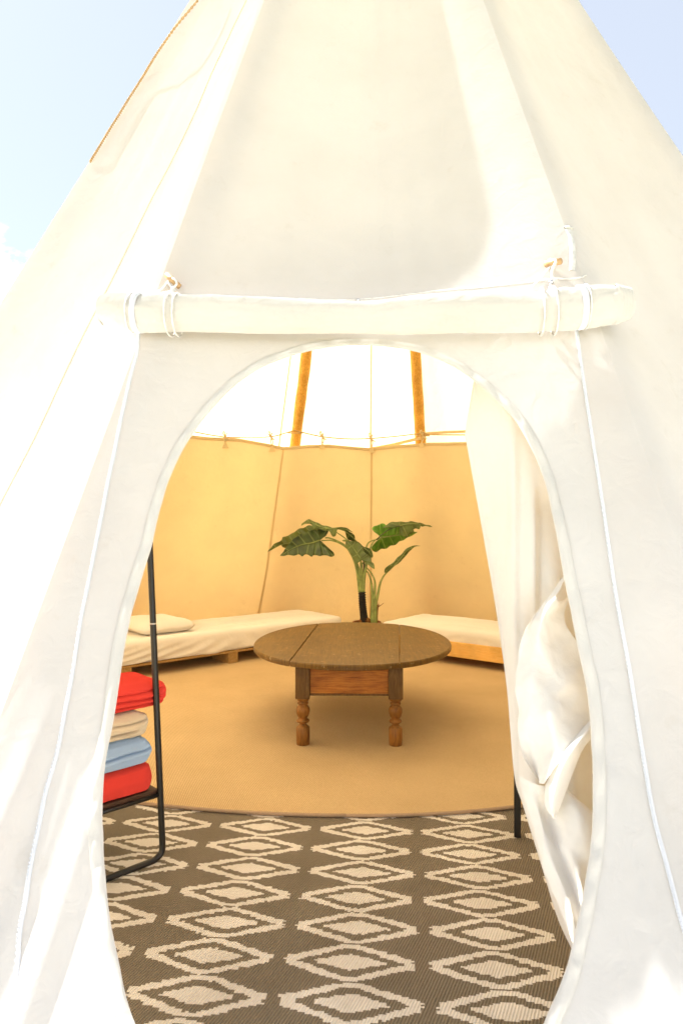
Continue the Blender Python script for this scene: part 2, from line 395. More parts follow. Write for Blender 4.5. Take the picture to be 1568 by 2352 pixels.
# ------------------------------------------------------------------ setting
g = gridmesh('ground', lambda u, v: Vector(((u-.5)*3000, (v-.5)*3000, -.03)), 8, 8, M['grass']); tag(g, kind='structure')
vs = [Vector((.2, 1.5, -.02))]+[Vector((.2+(3.4+.3*nzv(k*.3))*math.cos(2*math.pi*k/96), 1.5+(3.4+.3*nzv(k*.3))*math.sin(2*math.pi*k/96), -.02)) for k in range(96)]
gp = mesh('bounce_pad', vs, [(0, 1+k, 1+(k+1) % 96) for k in range(96)], M['bounce']); tag(gp, kind='structure')  # unseen pale patch added to bounce sunlight up onto the lower tent front
vs = [Vector((AX, AY, -.012))]+[Vector((AX+3.9*math.cos(2*math.pi*k/96), AY+3.9*math.sin(2*math.pi*k/96), -.012)) for k in range(96)]
gs = mesh('tent_floor', vs, [(0, 1+k, 1+(k+1) % 96) for k in range(96)], M['groundsheet']); tag(gs, kind='structure')

# ------------------------------------------------------------------ tipi tent
tent = empty('tipi_tent', (AX, AY, 0)); tag(tent, 'large white canvas tipi tent with an open arched doorway', 'tent')
def local(o, root): o.parent = root; o.matrix_parent_inverse = root.matrix_world.inverted(); return o
def tp(name, vs, fs, mat, uvs=None, smooth=True):
    o = mesh(name, [Vector(v)-Vector((AX, AY, 0)) for v in vs], fs, mat, tent, smooth, uvs); return o
HT = 6.75
for i in range(12):
    a0, a1 = POLES[i], POLES[i+1]
    nv = 90; nu = 44
    if i == 2:                         # front panel above the door
        h0 = 2.05
    else: h0 = -.02
    vs = []; fs = []
    for j in range(nv+1):
        h = h0+(HT-h0)*j/nv
        for k in range(nu+1): vs.append(TP(a0+(a1-a0)*k/nu, h))
    for j in range(nv):
        for k in range(nu): q = j*(nu+1)+k; fs.append((q, q+1, q+nu+2, q+nu+1))
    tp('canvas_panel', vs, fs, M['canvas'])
OPEN = [(1250,2352),(1300,2230),(1313,2180),(1335,2080),(1352,1980),(1360,1900),(1362,1800),(1358,1700),(1350,1600),(1330,1500),(1300,1350),(1272,1200),(1252,1110),(1225,1040),(1182,965),(1125,905),(1062,855),(1000,822),(930,802),(840,793),(760,797),(680,814),(600,845),(535,890),(478,950),(430,1015),(392,1090),(368,1165),(345,1262),(318,1350),(290,1460),(262,1640),(240,1760),(234,1870),(238,1980),(250,2100),(275,2230),(308,2352),(400,2500),(600,2590),(900,2600),(1150,2500)]
oc = catmull([Vector((*hit(x, y)[:2], 0)) for x, y in OPEN+[OPEN[0]]], 420)[:-1]
ca, ch = -3.8, 1.0; A0, A1, H0, H1 = -20.5, 13.3, -.02, 2.05
def out_pt(p):
    da = p.x-ca; dh = p.y-ch; t = 1e9
    if da > 1e-6: t = min(t, (A1-ca)/da)
    if da < -1e-6: t = min(t, (A0-ca)/da)
    if dh > 1e-6: t = min(t, (H1-ch)/dh)
    if dh < -1e-6: t = min(t, (H0-ch)/dh)
    return [ca+da*t, ch+dh*t]
outer = [out_pt(p) for p in oc]
for cxn in ((A0,H0),(A1,H0),(A0,H1),(A1,H1)):
    k = min(range(len(outer)), key=lambda k: ((outer[k][0]-cxn[0])/17)**2+(outer[k][1]-cxn[1])**2)
    outer[k] = list(cxn)
def pucker(s, w): return .0010*math.sin(s*2*math.pi*38+3*nzv(s*30, 0, 0))*w
NR = 40; n = len(oc); vs = []; fs = []
for j in range(NR+1):
    t = (j/NR)**1.3
    for k in range(n):
        a = oc[k].x+(outer[k][0]-oc[k].x)*t; h = oc[k].y+(outer[k][1]-oc[k].y)*t
        vs.append(TP(a, h, pucker(k/n, max(0, 1-t*12))))
for j in range(NR):
    for k in range(n): fs.append((j*n+k, (j+1)*n+k, (j+1)*n+(k+1) % n, j*n+(k+1) % n))
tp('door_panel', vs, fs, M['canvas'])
# doubled hem round the opening, puckered by its stitching
vs = []; fs = []
prof = [(0, -.004), (0, .004), (.009, .007), (.020, .006), (.027, .0045), (.0295, .0028), (.032, .004), (.034, 0)]
for (wd, off) in prof:
    for k in range(n):
        p = TP(oc[k].x, oc[k].y); q = TP(outer[k][0], outer[k][1]) ; d = (q-p); d.normalize()
        p2 = oc[k]; L = (q-p).length; t = wd/L*(1 if wd else 0)
        a = p2.x+(outer[k][0]-p2.x)*t; h = p2.y+(outer[k][1]-p2.y)*t
        vs.append(TP(a, h, -off-.0040*math.sin(k*.62+9*nzv(k*.03, 1, 1))*(1 if 0 < wd < .022 else 0)+pucker(k/n, 1)))
for j in range(len(prof)-1):
    for k in range(n): fs.append((j*n+k, j*n+(k+1) % n, (j+1)*n+(k+1) % n, (j+1)*n+k))
tp('door_hem', vs, fs, M['hem'])
def ribbon(name, px, width, mat, off=.003, n=120, teeth=False):
    pts = catmull([Vector((*hit(x, y)[:2], 0)) for x, y in px], n)
    vs = []; fs = []; tt = []
    for i, p in enumerate(pts):
        c = TP(p.x, p.y, -off); q = pts[min(i+1, n)]; q0 = pts[max(i-1, 0)]
        t = (TP(q.x, q.y, -off)-TP(q0.x, q0.y, -off)).normalized()
        rad = Vector((math.sin(R(p.x)), -math.cos(R(p.x)), KS)).normalized(); s = t.cross(rad).normalized()
        vs += [c-s*width/2-rad*off, c-s*width/2, c+s*width/2, c+s*width/2-rad*off]
        if teeth: tt.append((c+s*width*.5, t, s, rad))
    for i in range(n):
        for k in range(3): fs.append((4*i+k, 4*i+k+1, 4*i+k+5, 4*i+k+4))
    o = tp(name, vs, fs, mat)
    if teeth:
        V = []; F = []
        L = sum((TP(pts[i+1].x, pts[i+1].y)-TP(pts[i].x, pts[i].y)).length for i in range(n)); m = int(L/.011)
        for k in range(m):
            x = k/m*n; i = min(int(x), n-1); f = x-i; c = tt[i][0].lerp(tt[i+1][0], f); _, t, s, rad = tt[i]
            b = len(V)
            for dx in (-.0025, .0025):
                for ds in (-.0018, .0018):
                    for dr in (-.001, .0018): V.append(c+t*dx+s*ds+rad*dr-Vector((AX, AY, 0)))
            F += [tuple(b+q for q in f) for f in ((0,1,3,2),(4,6,7,5),(0,4,5,1),(2,3,7,6),(0,2,6,4),(1,5,7,3))]
        z = mesh('zip_teeth', V, F, M['zip'], o, smooth=False); z['kind'] = 'stuff'
    return o
ribbon('zip', [(324,750),(317,807),(302,863),(288,925),(274,991),(264,1043),(250,1106),(236,1182),(222,1251),(205,1338),(187,1425),(166,1559),(151,1636),(132,1733),(108,1815),(93,1888),(73,1985),(62,2062),(46,2159),(20,2352)], .0095, M['zip'], teeth=True)
ribbon('zip', [(1320,740),(1338,869),(1357,994),(1382,1155),(1412,1361),(1445,1544),(1474,1727),(1500,1874),(1529,1984),(1568,2131),(1640,2352)], .0095, M['zip'], teeth=True)
ribbon('seam', [(567,0),(542,50),(515,108),(485,172),(450,255),(395,370),(350,455),(300,557),(257,644),(194,766),(146,866),(83,1001),(0,1161),(-60,1290)], .006, M['seam'], off=.004, n=160)
ribbon('seam', [(720,-60),(560,0),(562,-4)][0:2], .006, M['seam'], off=.004, n=8)
# back seam seen from inside, on the far canvas
def back_strip(name, a, h0, h1, width, mat, off, parent, n=40, rfun=tent_R):
    vs = []; fs = []
    for i in range(n+1):
        h = h0+(h1-h0)*i/n
        for s in (-.5, .5):
            aa = a+math.degrees(s*width/2.5); r = rfun(aa, h)-off
            vs.append(Vector((r*math.sin(R(aa)), -r*math.cos(R(aa)), h)))
    for i in range(n): fs.append((2*i, 2*i+1, 2*i+3, 2*i+2))
    return mesh(name, vs, fs, mat, parent)
back_strip('seam', 178.4, .2, 6.5, .022, M['seam'], .006, tent)
back_strip('seam', 201.0, .2, 6.5, .022, M['seam'], .006, tent)

# rolled-up door flap across the front
TOPL = [(240,679),(262,676),(330,677),(420,680),(520,682),(640,686),(760,690),(850,691),(950,678),(1060,672),(1150,671),(1240,668),(1300,661),(1360,657),(1408,655)]
BOTL = [(240,748),(262,753),(330,762),(420,762),(520,763),(640,765),(760,766),(850,766),(950,766),(1060,766),(1150,764),(1240,759),(1300,756),(1360,751),(1408,745)]
rl = []
NRL = 150
_da, _db = hit(372, 716)[2]-.035, hit(1288, 712)[2]-.035
tl = catmull([Vector((x, y, 0)) for x, y in TOPL], NRL); bl = catmull([Vector((x, y, 0)) for x, y in BOTL], NRL)
for i in range(NRL+1):
    cx, cy = (tl[i].x+bl[i].x)/2, (tl[i].y+bl[i].y)/2; a, h, d = hit(cx, cy)
    d = _da+(_db-_da)*(cx-372)/(1288-372); r = (bl[i].y-tl[i].y)/2/FPX*d*.97; d -= r
    c = P(cx, cy, d); rl.append((c, r))
vs = []; fs = []; NS = 56
for i, (c, r) in enumerate(rl):
    t = (rl[min(i+1, NRL)][0]-rl[max(i-1, 0)][0]).normalized()
    up = Vector((0, 0, 1)); up = (up-t*up.dot(t)).normalized(); b = t.cross(up)
    x = i/NRL
    for k in range(NS):
        a = 2*math.pi*k/NS
        rr = r*(1+.10*nzv(x*7, math.cos(a)*1.2, math.sin(a)*1.2)+.025*nzv(x*26+a*1.5, math.cos(a)*2, math.sin(a)*2)-.10*max(0, .16-abs(nzv(x*6+3, math.cos(a-.4)*1.1, math.sin(a-.4)*1.1+4)))/.16*.5)
        # folds pinched by the ties, diagonal drag lines
        for (x0, wd, am, ph) in ((.125, .012, .06, 0), (.865, .014, .08, 1), (.55, .05, .05, 2), (.29, .02, .05, .9), (.79, .035, .10, 1.3)):
            rr -= r*am*math.exp(-((x-x0-(.025*math.cos(a+ph)))/wd)**2)*max(0, math.cos(a-.9+ph*.3))
        p = c+(up*math.cos(a)+b*math.sin(a))*rr
        vs.append(p)
for i in range(NRL):
    for k in range(NS): fs.append((i*NS+k, i*NS+(k+1) % NS, (i+1)*NS+(k+1) % NS, (i+1)*NS+k))
roll = tp('door_roll', vs, fs, M['roll'])
roll['label'] = 'door flap rolled up into a thick tube above the doorway'
def spiral_end(idx, sgn):
    c, r = rl[idx]; t = (rl[-1][0]-rl[-4][0]).normalized()*sgn if sgn > 0 else (rl[0][0]-rl[3][0]).normalized()
    up = Vector((0,0,1)); up = (up-t*up.dot(t)).normalized(); b = t.cross(up)
    vs = []; fs = []; steps = []
    rr = r*1.0; x = -.004
    for q in range(5):
        lx_ = .012 if sgn > 0 else .003
        steps += [(rr, x), (rr, x+lx_-.002), (rr*.985, x+lx_), (rr*.955, x+lx_-.001), (rr*.95, x+lx_-.006)]
        rr -= r*.05; x += lx_-.001
    for q in range(4): steps += [(rr, x-.008), (rr*.97, x-.002), (rr*.90, x-.002), (rr*.86, x-.012)]; rr *= .72
    steps += [(.001, x-.012)]
    for (ra, xx) in steps:
        for k in range(NS):
            a = 2*math.pi*k/NS; q = 1+.02*math.sin(3*a+ra*90)
            vs.append(c+t*xx+(up*math.cos(a)+b*math.sin(a))*ra*q)
    for j in range(len(steps)-1):
        for k in range(NS): fs.append((j*NS+k, j*NS+(k+1) % NS, (j+1)*NS+(k+1) % NS, (j+1)*NS+k))
    o = mesh('roll_end', [v-Vector((AX, AY, 0)) for v in vs], fs, M['roll'], roll)
spiral_end(NRL, 1); spiral_end(0, -1)
def roll_ring(x, wd, mat, name, lift=.002, tilt=0, a0=0, a1=360, parent=roll, flat=True):
    """band laid round the roll at fraction x of its length"""
    vs = []; fs = []; m = 64
    for s in range(m+1):
        a = R(a0+(a1-a0)*s/m); xx = x*NRL+tilt*math.cos(a)*NRL
        i = int(xx); f = xx-i; c = rl[i][0].lerp(rl[i+1][0], f); r = rl[i][1]
        t = (rl[i+1][0]-rl[i][0]).normalized(); up = Vector((0,0,1)); up = (up-t*up.dot(t)).normalized(); b = t.cross(up)
        d = up*math.cos(a)+b*math.sin(a)
        for (dx, l) in ((-.5, -.002), (-.5, lift), (.5, lift), (.5, -.002)): vs.append(c+t*dx*wd+d*(r*1.015+l)-Vector((AX,AY,0)))
    for s in range(m):
        for k in range(3): fs.append((4*s+k, 4*s+k+1, 4*s+k+5, 4*s+k+4))
    return mesh(name, vs, fs, mat, parent)
def xf(px):
    k = min(range(NRL+1), key=lambda i: abs(tl[i].x-px)); return min(max(k, 1), NRL-2)/NRL
roll_ring(xf(319), .019, M['zip'], 'zip_tape', .003)
roll_ring(xf(1332), .019, M['zip'], 'zip_tape', .003)
roll_ring(xf(306), .004, M['cord'], 'zip_edge', .004); roll_ring(xf(1341), .004, M['cord'], 'zip_edge', .004)
def loop_cord(x, slant):
    pts = []
    for s in range(40):
        a = R(-20+s*9.2); xx = (x+slant*math.sin(a)*.5+slant*(s/39-.5))*NRL; i = int(xx); c, r = rl[i][0].lerp(rl[i+1][0], xx-i), rl[i][1]
        t = (rl[i+1][0]-rl[i][0]).normalized(); up = Vector((0,0,1)); up = (up-t*up.dot(t)).normalized(); b = t.cross(up)
        pts.append(c+(up*math.cos(a)+b*math.sin(a))*(r*1.02+.0045+.009*max(0, -math.cos(a)))-Vector((AX,AY,0)))
    tube('tie_cord', pts, .0032, M['cord'], roll, ns=8)
for px, s in ((388, -.005), (409, -.004), (1243, -.006), (1272, .003)): loop_cord(xf(px), s)
def tw(name, pts, r, mat, parent=tent, ns=8, n=None): return tube(name, [Vector(p)-Vector((AX,AY,0)) for p in pts], r, mat, parent, ns, n)
# wooden toggles and the cords round them
t1 = tw('toggle', [front(382,631,.045), front(412,658,.035)], .0105, M['peg'], ns=14)
tw('tie_cord', [front(400,680,.06), front(396,662,.05), front(388,648,.03), front(398,640,.052), front(406,652,.05), front(395,668,.06), front(415,685,.06)], .0042, M['cord'], n=40)
tw('tie_cord', [front(392,640,.01), front(372,665,.012), front(345,678,.02), front(380,672,.04), front(404,666,.05)], .004, M['cord'], n=30)
t2 = tw('toggle', [front(1252,606,.012), front(1287,600,.05)], .0115, M['peg'], ns=14)
tw('tie_cord', [front(1262,596,.03), front(1276,600,.05), front(1268,618,.04), front(1266,640,.04), front(1262,662,.05), front(1256,676,.06)], .0048, M['cord'], n=40)
tw('tie_cord', [front(1264,610,.02), front(1240,640,.01), front(1215,665,.012)], .003, M['cord'], n=20)
tw('tie_cord', [front(1272,640,.02), front(1320,640,.008), front(1345,632,.006)], .003, M['cord'], n=20)
tw('button', [front(1262,645,.045), front(1266,649,.056)], .007, M['steel'], ns=12)
ribbon('strap', [(1302,528),(1309,545),(1313,580),(1312,622)], .020, M['cord'], off=.006, n=20)
ribbon('strap', [(1294,524),(1302,522),(1312,524)], .008, M['cord'], off=.008, n=8)
tw('button', [front(821,688,.01), front(823,690,.018)], .006, M['steel'], ns=12)
# lacing loop hem line just above the roll
ribbon('seam', [(400,676),(560,680),(760,688),(860,684),(1000,668),(1150,655),(1262,642)], .004, M['cord'], off=.003, n=60)

# ------------------------------------------------------------------ poles
def pole_pt(a, h, off): r = Rc(h)-off; return Vector((AX+r*math.sin(R(a)), AY-r*math.cos(R(a)), h))
vis = {197: 'peeled pine pole inside the tipi above the long left bed', 166: 'peeled pine pole inside the tipi nearest the hanging curtain'}
for a in POLES[:-1]:
    pts = []
    for i in range(61):
        h = -.02+7.9*i/60
        r = Rc(h)-.105 if h < 7.0 else KS*(TOP-7)-.105-KS*(h-7)
        pts.append(Vector((AX+r*math.sin(R(a))+.010*nzv(h*.8, a, 0), AY-r*math.cos(R(a)), h)))
    base = pts[0].copy()
    V, F = tube_data(pts, [.066, .060, .054, .046, .036], 16)
    V = [v+Vector((nzv(v.x*9, v.y*9, v.z*4), nzv(v.x*9+7, v.y*9, v.z*4), 0))*.006 for v in V]
    o = mesh('tent_pole', [v-base for v in V], F, M['pole']); o.location = base
    if a in vis: tag(o, vis[a], 'pole', 'poles of the tipi')
    else: tag(o, 'peeled pine pole of the tipi standing out of sight behind its canvas', 'pole', 'poles of the tipi')

# ------------------------------------------------------------------ liner
liner = empty('tent_liner', (AX, AY, 0)); tag(liner, 'tan inner liner cloth hung on a twine behind the beds', 'liner')
LP = [(120,2.16),(140,2.14),(152,2.14),(163.2,2.150),(172,2.132),(178.2,2.105),(184,2.122),(189.6,2.14),(195,2.128),(201.2,2.10),(206,2.128),(213.5,2.16),(222,2.15),(240,2.16)]
def ltop(a):
    for (a0, h0), (a1, h1) in zip(LP, LP[1:]):
        if a0 <= a <= a1: t = (a-a0)/(a1-a0); return h0+(h1-h0)*t
    return 2.14
def lin_R(a, h):
    i = 0
    aa = a if a <= 287 else a-360
    while aa > POLES[i+1]: i += 1
    t = (aa-POLES[i])/(POLES[i+1]-POLES[i]); e = 4*t*(1-t)
    return Rc(h)-.315+.02*nzv(a*.05, h*.8, 2)+.006*nzv(a*.15, h*1.2, 4)
def lfun(a):
    def f(u, v):
        aa = a[0]+(a[1]-a[0])*u; h = .0+v*ltop(aa); r = lin_R(aa, h)
        return Vector((r*math.sin(R(aa)), -r*math.cos(R(aa)), h))
    return f
LS = [84, 108, 131, 155, 178.2, 201.2, 224, 247, 270]
for a0, a1 in zip(LS, LS[1:]):
    gridmesh('liner_panel', lfun((a0, a1)), 40, 50, M['liner'], liner)
for a in (178.2, 201.2):
    back_strip('liner_seam', a, 0, ltop(a)-.003, .018, M['liner_seam'], .004, liner, rfun=lin_R)
vs = []; fs = []
for k in range(221):
    a = 100+k*.6; h = ltop(a)
    for (dh, of) in ((0, 0), (0, .005), (-.03, .006), (-.032, 0)):
        r = lin_R(a, h+dh)-of; vs.append(Vector((r*math.sin(R(a)), -r*math.cos(R(a)), h+dh+.002)))
for k in range(220):
    for q in range(3): fs.append((4*k+q, 4*k+q+1, 4*k+q+5, 4*k+q+4))
mesh('top_hem', vs, fs, M['liner_seam'], liner)
# twine the liner hangs from, knotted to the poles
def inw(px, py, extra=0):              # far side of the tent: point on the liner shell seen in this direction
    d = 7.6
    for _ in range(12):
        p = P(px, py, d); a = math.degrees(math.atan2(p.x-AX, AY-p.y)) % 360
        r = Rc(p.z)-.315-extra; d = AY+math.sqrt(max(.1, r*r-(p.x-AX)**2))
    return P(px, py, d)
rp = [(380,975),(447,992),(518,1004),(560,1004),(622,1003),(664,992),(677,989),(690,992),(740,1003),(800,1008),(852,1007),(910,1002),(960,996),(972,994),(985,998),(1065,999),(1150,1000),(1250,1000)]
V, F = rope_data([inw(*p) for p in rp], .0075, 900, 260, 3, 5)
o = mesh('twine', V, F, M['twine']); tag(o, 'thin tan twine strung between the poles above the liner', 'twine')
tws = empty('cross_strap', inw(972, 1000)); b0 = Vector(tws.location)
tag(tws, 'pale flat strap running past the right pole above the liner', 'strap')
def strapmesh(pp, wd):
    pts = [inw(x, y, -.10)-b0 for x, y in pp]; vs = []; fs = []
    for i, p in enumerate(pts): vs += [p+Vector((0,0,wd/2)), p-Vector((0,0,wd/2)), p+Vector((0,.003,-wd/2)), p+Vector((0,.003,wd/2))]
    for i in range(len(pts)-1):
        for q in range(4): fs.append((4*i+q, 4*i+(q+1) % 4, 4*i+4+(q+1) % 4, 4*i+4+q))
    mesh('strap_length', vs, fs, M['liner_seam'], tws, smooth=False)
strapmesh([(836,1034),(900,1022),(966,1006)], .035); strapmesh([(975,996),(1020,993),(1070,991),(1150,990)], .028)
def tie(px, ptop, pbot, tilt):
    t = inw(px, ptop, .012); b = inw(px+tilt, pbot, .012); d = t.y
    pt = lambda x, y: inw(x, y, .014)
    loops = [pt(px, ptop), pt(px-6, ptop-7), pt(px-3, ptop-12), pt(px, ptop), pt(px+6, ptop+5), pt(px+9, ptop+8), pt(px+1, ptop+1), pt(px+3, ptop-9), pt(px+1, ptop-2), pt(px+tilt*.4-1, (ptop+pbot)/2), b]
    V1 = tube_data(loops, .006, 6, 60)
    V2 = tube_data([t, pt(px+tilt*.5+3, (ptop+pbot)/2), b], .006, 6, 14)
    V, F = merge([V1, V2]); mesh('tie_cord', [v-Vector((AX,AY,0)) for v in V], F, M['liner_seam'], liner)
    w = .035; q = Vector((AX, AY, 0)); c = b-q
    mesh('corner_tab', [c+Vector((0,-.008,.02)), c+Vector((-w,-.006,-.055)), c+Vector((w,-.006,-.055)), c+Vector((0,.004,.02)), c+Vector((-w,.006,-.055)), c+Vector((w,.006,-.055))], [(0,1,2),(3,5,4),(0,3,4,1),(0,2,5,3),(1,4,5,2)], M['liner_seam'], liner, smooth=False)
for px, a, b, tl_ in ((518,1003,1017,0), (622,1003,1026,3), (740,1003,1020,0), (852,1007,1028,1), (970,1000,1016,-2)): tie(px, a, b, tl_)
for px, py, d in ((677, 990, 0), (971, 996, 0)):
    c = inw(px, py); pts = []
    for k in range(26):
        a = 2*math.pi*k/25; pts.append(c+Vector((math.cos(a)*.075, .085+math.sin(a)*.085, .012*math.sin(a)-.01)))
    V, F = tube_data(pts, .007, 6); b = pts[0]
    o = mesh('pole_knot', [v-b for v in V], F, M['twine']); o.location = b
    tag(o, 'twine loop wound round the %s pine pole' % ('left-hand' if px < 800 else 'right-hand'), 'knot', 'twine loops on the poles')

# ------------------------------------------------------------------ rope on the outside left
def edge_pt(px, py, off):
    x = px
    for _ in range(60):
        a, h, d = hit(x, py)
        if d < 4.97 and P(x, py, d).z < 6.7: break
        x += 1
    return P(x, py, d-off)
rpts = [(480,-40,.20),(455,0,.22),(405,60,.22),(360,115,.16),(330,148,.10),(310,172,.06),(291,199,.05),(270,232,.05),(246,268,.05),(222,303,.05),(200,338,.05),(180,372,.02)]
rpts = [edge_pt(*q) for q in rpts]
V, F = rope_data(rpts, .0065, 500, 42, 2, 6)
b = Vector(V[0]); o = mesh('rope', [v-b for v in V], F, M['rope']); o.location = b
tag(o, 'brown twisted rope lying along the upper left edge of the tipi', 'rope')

# ------------------------------------------------------------------ rug of medallions
def rug():
    th = R(4.3); ux = Vector((math.cos(th), -math.sin(th))); vy = Vector((math.sin(th), math.cos(th)))
    ox, oy = .0976, 2.944; CW, CH = .4365, .1755
    DX, DY = .0105, .0066
    i0, i1, j0, j1 = int(-1.55/DX), int(1.55/DX), int(-1.95/DY), int(.50/DY)
    nx, ny = i1-i0, j1-j0
    X = (np.arange(nx+1)+i0)*DX; Y = (np.arange(ny+1)+j0)*DY
    XX, YY = np.meshgrid(X, Y)
    fx = (np.arange(nx)+i0+.5)*DX; fy = (np.arange(ny)+j0+.5)*DY
    FX, FY = np.meshgrid(fx, fy)
    rng = np.random.RandomState(3)
    FX = FX+rng.uniform(-.5, .5, FX.shape)*.012; FY = FY+rng.uniform(-.5, .5, FY.shape)*.004
    row = np.round(FY/CH).astype(int); sh = np.where(row % 2 == 0, .006, -.006)
    u = (FX-sh)/CW; u = u-np.round(u); v = FY/CH; v = v-np.round(v)
    au = np.abs(u); av = np.abs(v)
    def prof(au, hw, top, end, flat):
        t = np.clip((au-flat)/(hw-flat), 0, 1); s = .5+.5*np.cos(np.pi*t); s = .15*s+.85*(1-t)
        return np.where(au < hw, end+(top-end)*s, -1)
    outer_ = av < prof(au, .448, .482, .115, .05)
    inner_ = av < prof(au, .366, .372, .02, .03)
    core = av < prof(au, .238, .215, .035, .01)
    cream = (outer_ & ~inner_) | core
    Z = .004+rng.uniform(-.0006, .0006, XX.shape)
    wx = ox+XX*ux.x+YY*vy.x; wy = oy+XX*ux.y+YY*vy.y
    co = np.stack([wx, wy, Z], -1).reshape(-1, 3)
    W = nx+1; ii, jj = np.meshgrid(np.arange(nx), np.arange(ny)); q = (jj*W+ii).ravel()
    faces = np.stack([q, q+1, q+W+1, q+W], -1)
    # keep the cells that lie on the tent floor
    cx = (ox+fx[None, :]*ux.x+fy[:, None]*vy.x).ravel(); cy = (oy+fx[None, :]*ux.y+fy[:, None]*vy.y).ravel()
    keep = np.hypot(cx-AX, cy-AY) < 3.80
    faces = faces[keep]; mi = cream.ravel().astype(np.int32)[keep]
    me = bpy.data.meshes.new('rug'); me.vertices.add(len(co)); me.vertices.foreach_set('co', co.ravel().astype(np.float32))
    me.loops.add(faces.size); me.loops.foreach_set('vertex_index', faces.ravel().astype(np.int32))
    me.polygons.add(len(faces)); me.polygons.foreach_set('loop_start', (np.arange(len(faces))*4).astype(np.int32))
    try: me.polygons.foreach_set('loop_total', np.full(len(faces), 4, np.int32))
    except Exception: pass
    me.materials.append(M['rug_brown']); me.materials.append(M['rug_cream'])
    me.polygons.foreach_set('material_index', mi); me.update(calc_edges=True)
    bm = bmesh.new(); bm.from_mesh(me); bmesh.ops.delete(bm, geom=[v for v in bm.verts if not v.link_faces], context='VERTS'); bm.to_mesh(me); bm.free()
    o = bpy.data.objects.new('rug', me); C.objects.link(o)
    tag(o, 'brown woven plastic rug with cream diamond medallions just inside the doorway', 'rug')
rug()

# ------------------------------------------------------------------ round sisal carpet
cc = Vector((.02, 6.47)); RR = 3.4
loop = []
for k in range(240):
    a = 2*math.pi*k/240; p = cc+Vector((math.sin(a), -math.cos(a)))*(RR+.012*nzv(math.sin(a)*5, math.cos(a)*5, 0))
    d = p-Vector((AX, AY))
    if d.length > 3.55: p = Vector((AX, AY))+d.normalized()*3.55
    loop.append(p)
carp = empty('round_carpet', (cc.x, cc.y, 0)); tag(carp, 'round tan sisal carpet with a bound edge under the wooden table', 'carpet')
vs = []; fs = []; NRr = 30
def lift(p): return .004*nzv(p.x*2, p.y*2, 0)*0+.0
for j in range(NRr+1):
    for p in loop: q = cc+(p-cc)*(1-j/NRr*.98)-cc; vs.append(Vector((q.x, q.y, .017)))
n2 = len(loop)
for j in range(NRr):
    for k in range(n2): fs.append((j*n2+k, j*n2+(k+1) % n2, (j+1)*n2+(k+1) % n2, (j+1)*n2+k))
fs.append(tuple(NRr*n2+k for k in range(n2)))
mesh('carpet_pile', vs, fs, M['carpet'], carp)
eb = [Vector((p.x-cc.x, p.y-cc.y, .0125+.003*max(0, nzv(p.x*3, p.y*3, 0)))) for p in loop]
V, F = tube_data(eb+[eb[0]], .0085, 8); mesh('edge_binding', V, F, M['binding'], carp)

# ------------------------------------------------------------------ table
tb = empty('coffee_table', (.045, 4.02, .017), R(-1.2))
tag(tb, 'low oval drop leaf wooden table on turned legs in the middle of the carpet', 'table')
TY = .64                                # centre of the top behind the front legs
def ellipse_part(x0, x1, name):
    a, b = .662, .80; rot = R(-3.6); pts = []
    def yy(x): return b*math.sqrt(max(0, 1-(abs(x)/a)**2.15))
    xs = [x0+(x1-x0)*(.5-.5*math.cos(math.pi*k/50)) for k in range(51)]
    up = [(x, yy(x)) for x in xs]; dn = [(x, -yy(x)) for x in xs[::-1]]
    poly = up+dn
    pp = []
    for q in poly:
        if not pp or (Vector(q)-Vector(pp[-1])).length > 1e-4: pp.append(q)
    if (Vector(pp[0])-Vector(pp[-1])).length < 1e-4: pp.pop()
    n = len(pp); vs = []; fs = []
    cxm = (max(x0, -.6)+min(x1, .6))/2
    def ins(q, d): v = Vector((cxm-q[0], -q[1]*.6)); v.normalize(); return (q[0]+v.x*d, q[1]+v.y*d)
    zs = [(.004, .468), (0, .472), (0, .492), (.003, .498), (.008, .501)]
    for d, z in zs:
        for q in pp:
            x, y = ins(q, d); xr = x*math.cos(rot)-y*math.sin(rot); yr = x*math.sin(rot)+y*math.cos(rot)
            vs.append(Vector((xr+.018, yr+TY, z-.004*(abs(x)/.66)**2*(1 if abs(x) > .33 else 0))))
    for j in range(len(zs)-1):
        for k in range(n): fs.append((j*n+k, (j*n+(k+1) % n), (j+1)*n+(k+1) % n, (j+1)*n+k))
    fs.append(tuple(range(n))); fs.append(tuple((len(zs)-1)*n+k for k in range(n)))
    bm = bmesh.new(); o = mesh(name, vs, fs, M['tabletop'], tb, smooth=False)
    bm.from_mesh(o.data); bmesh.ops.recalc_face_normals(bm, faces=bm.faces); bm.to_mesh(o.data); bm.free()
ellipse_part(-.662, -.3205, 'table_leaf'); ellipse_part(-.318, .318, 'top_board'); ellipse_part(.3195, .662, 'table_leaf')
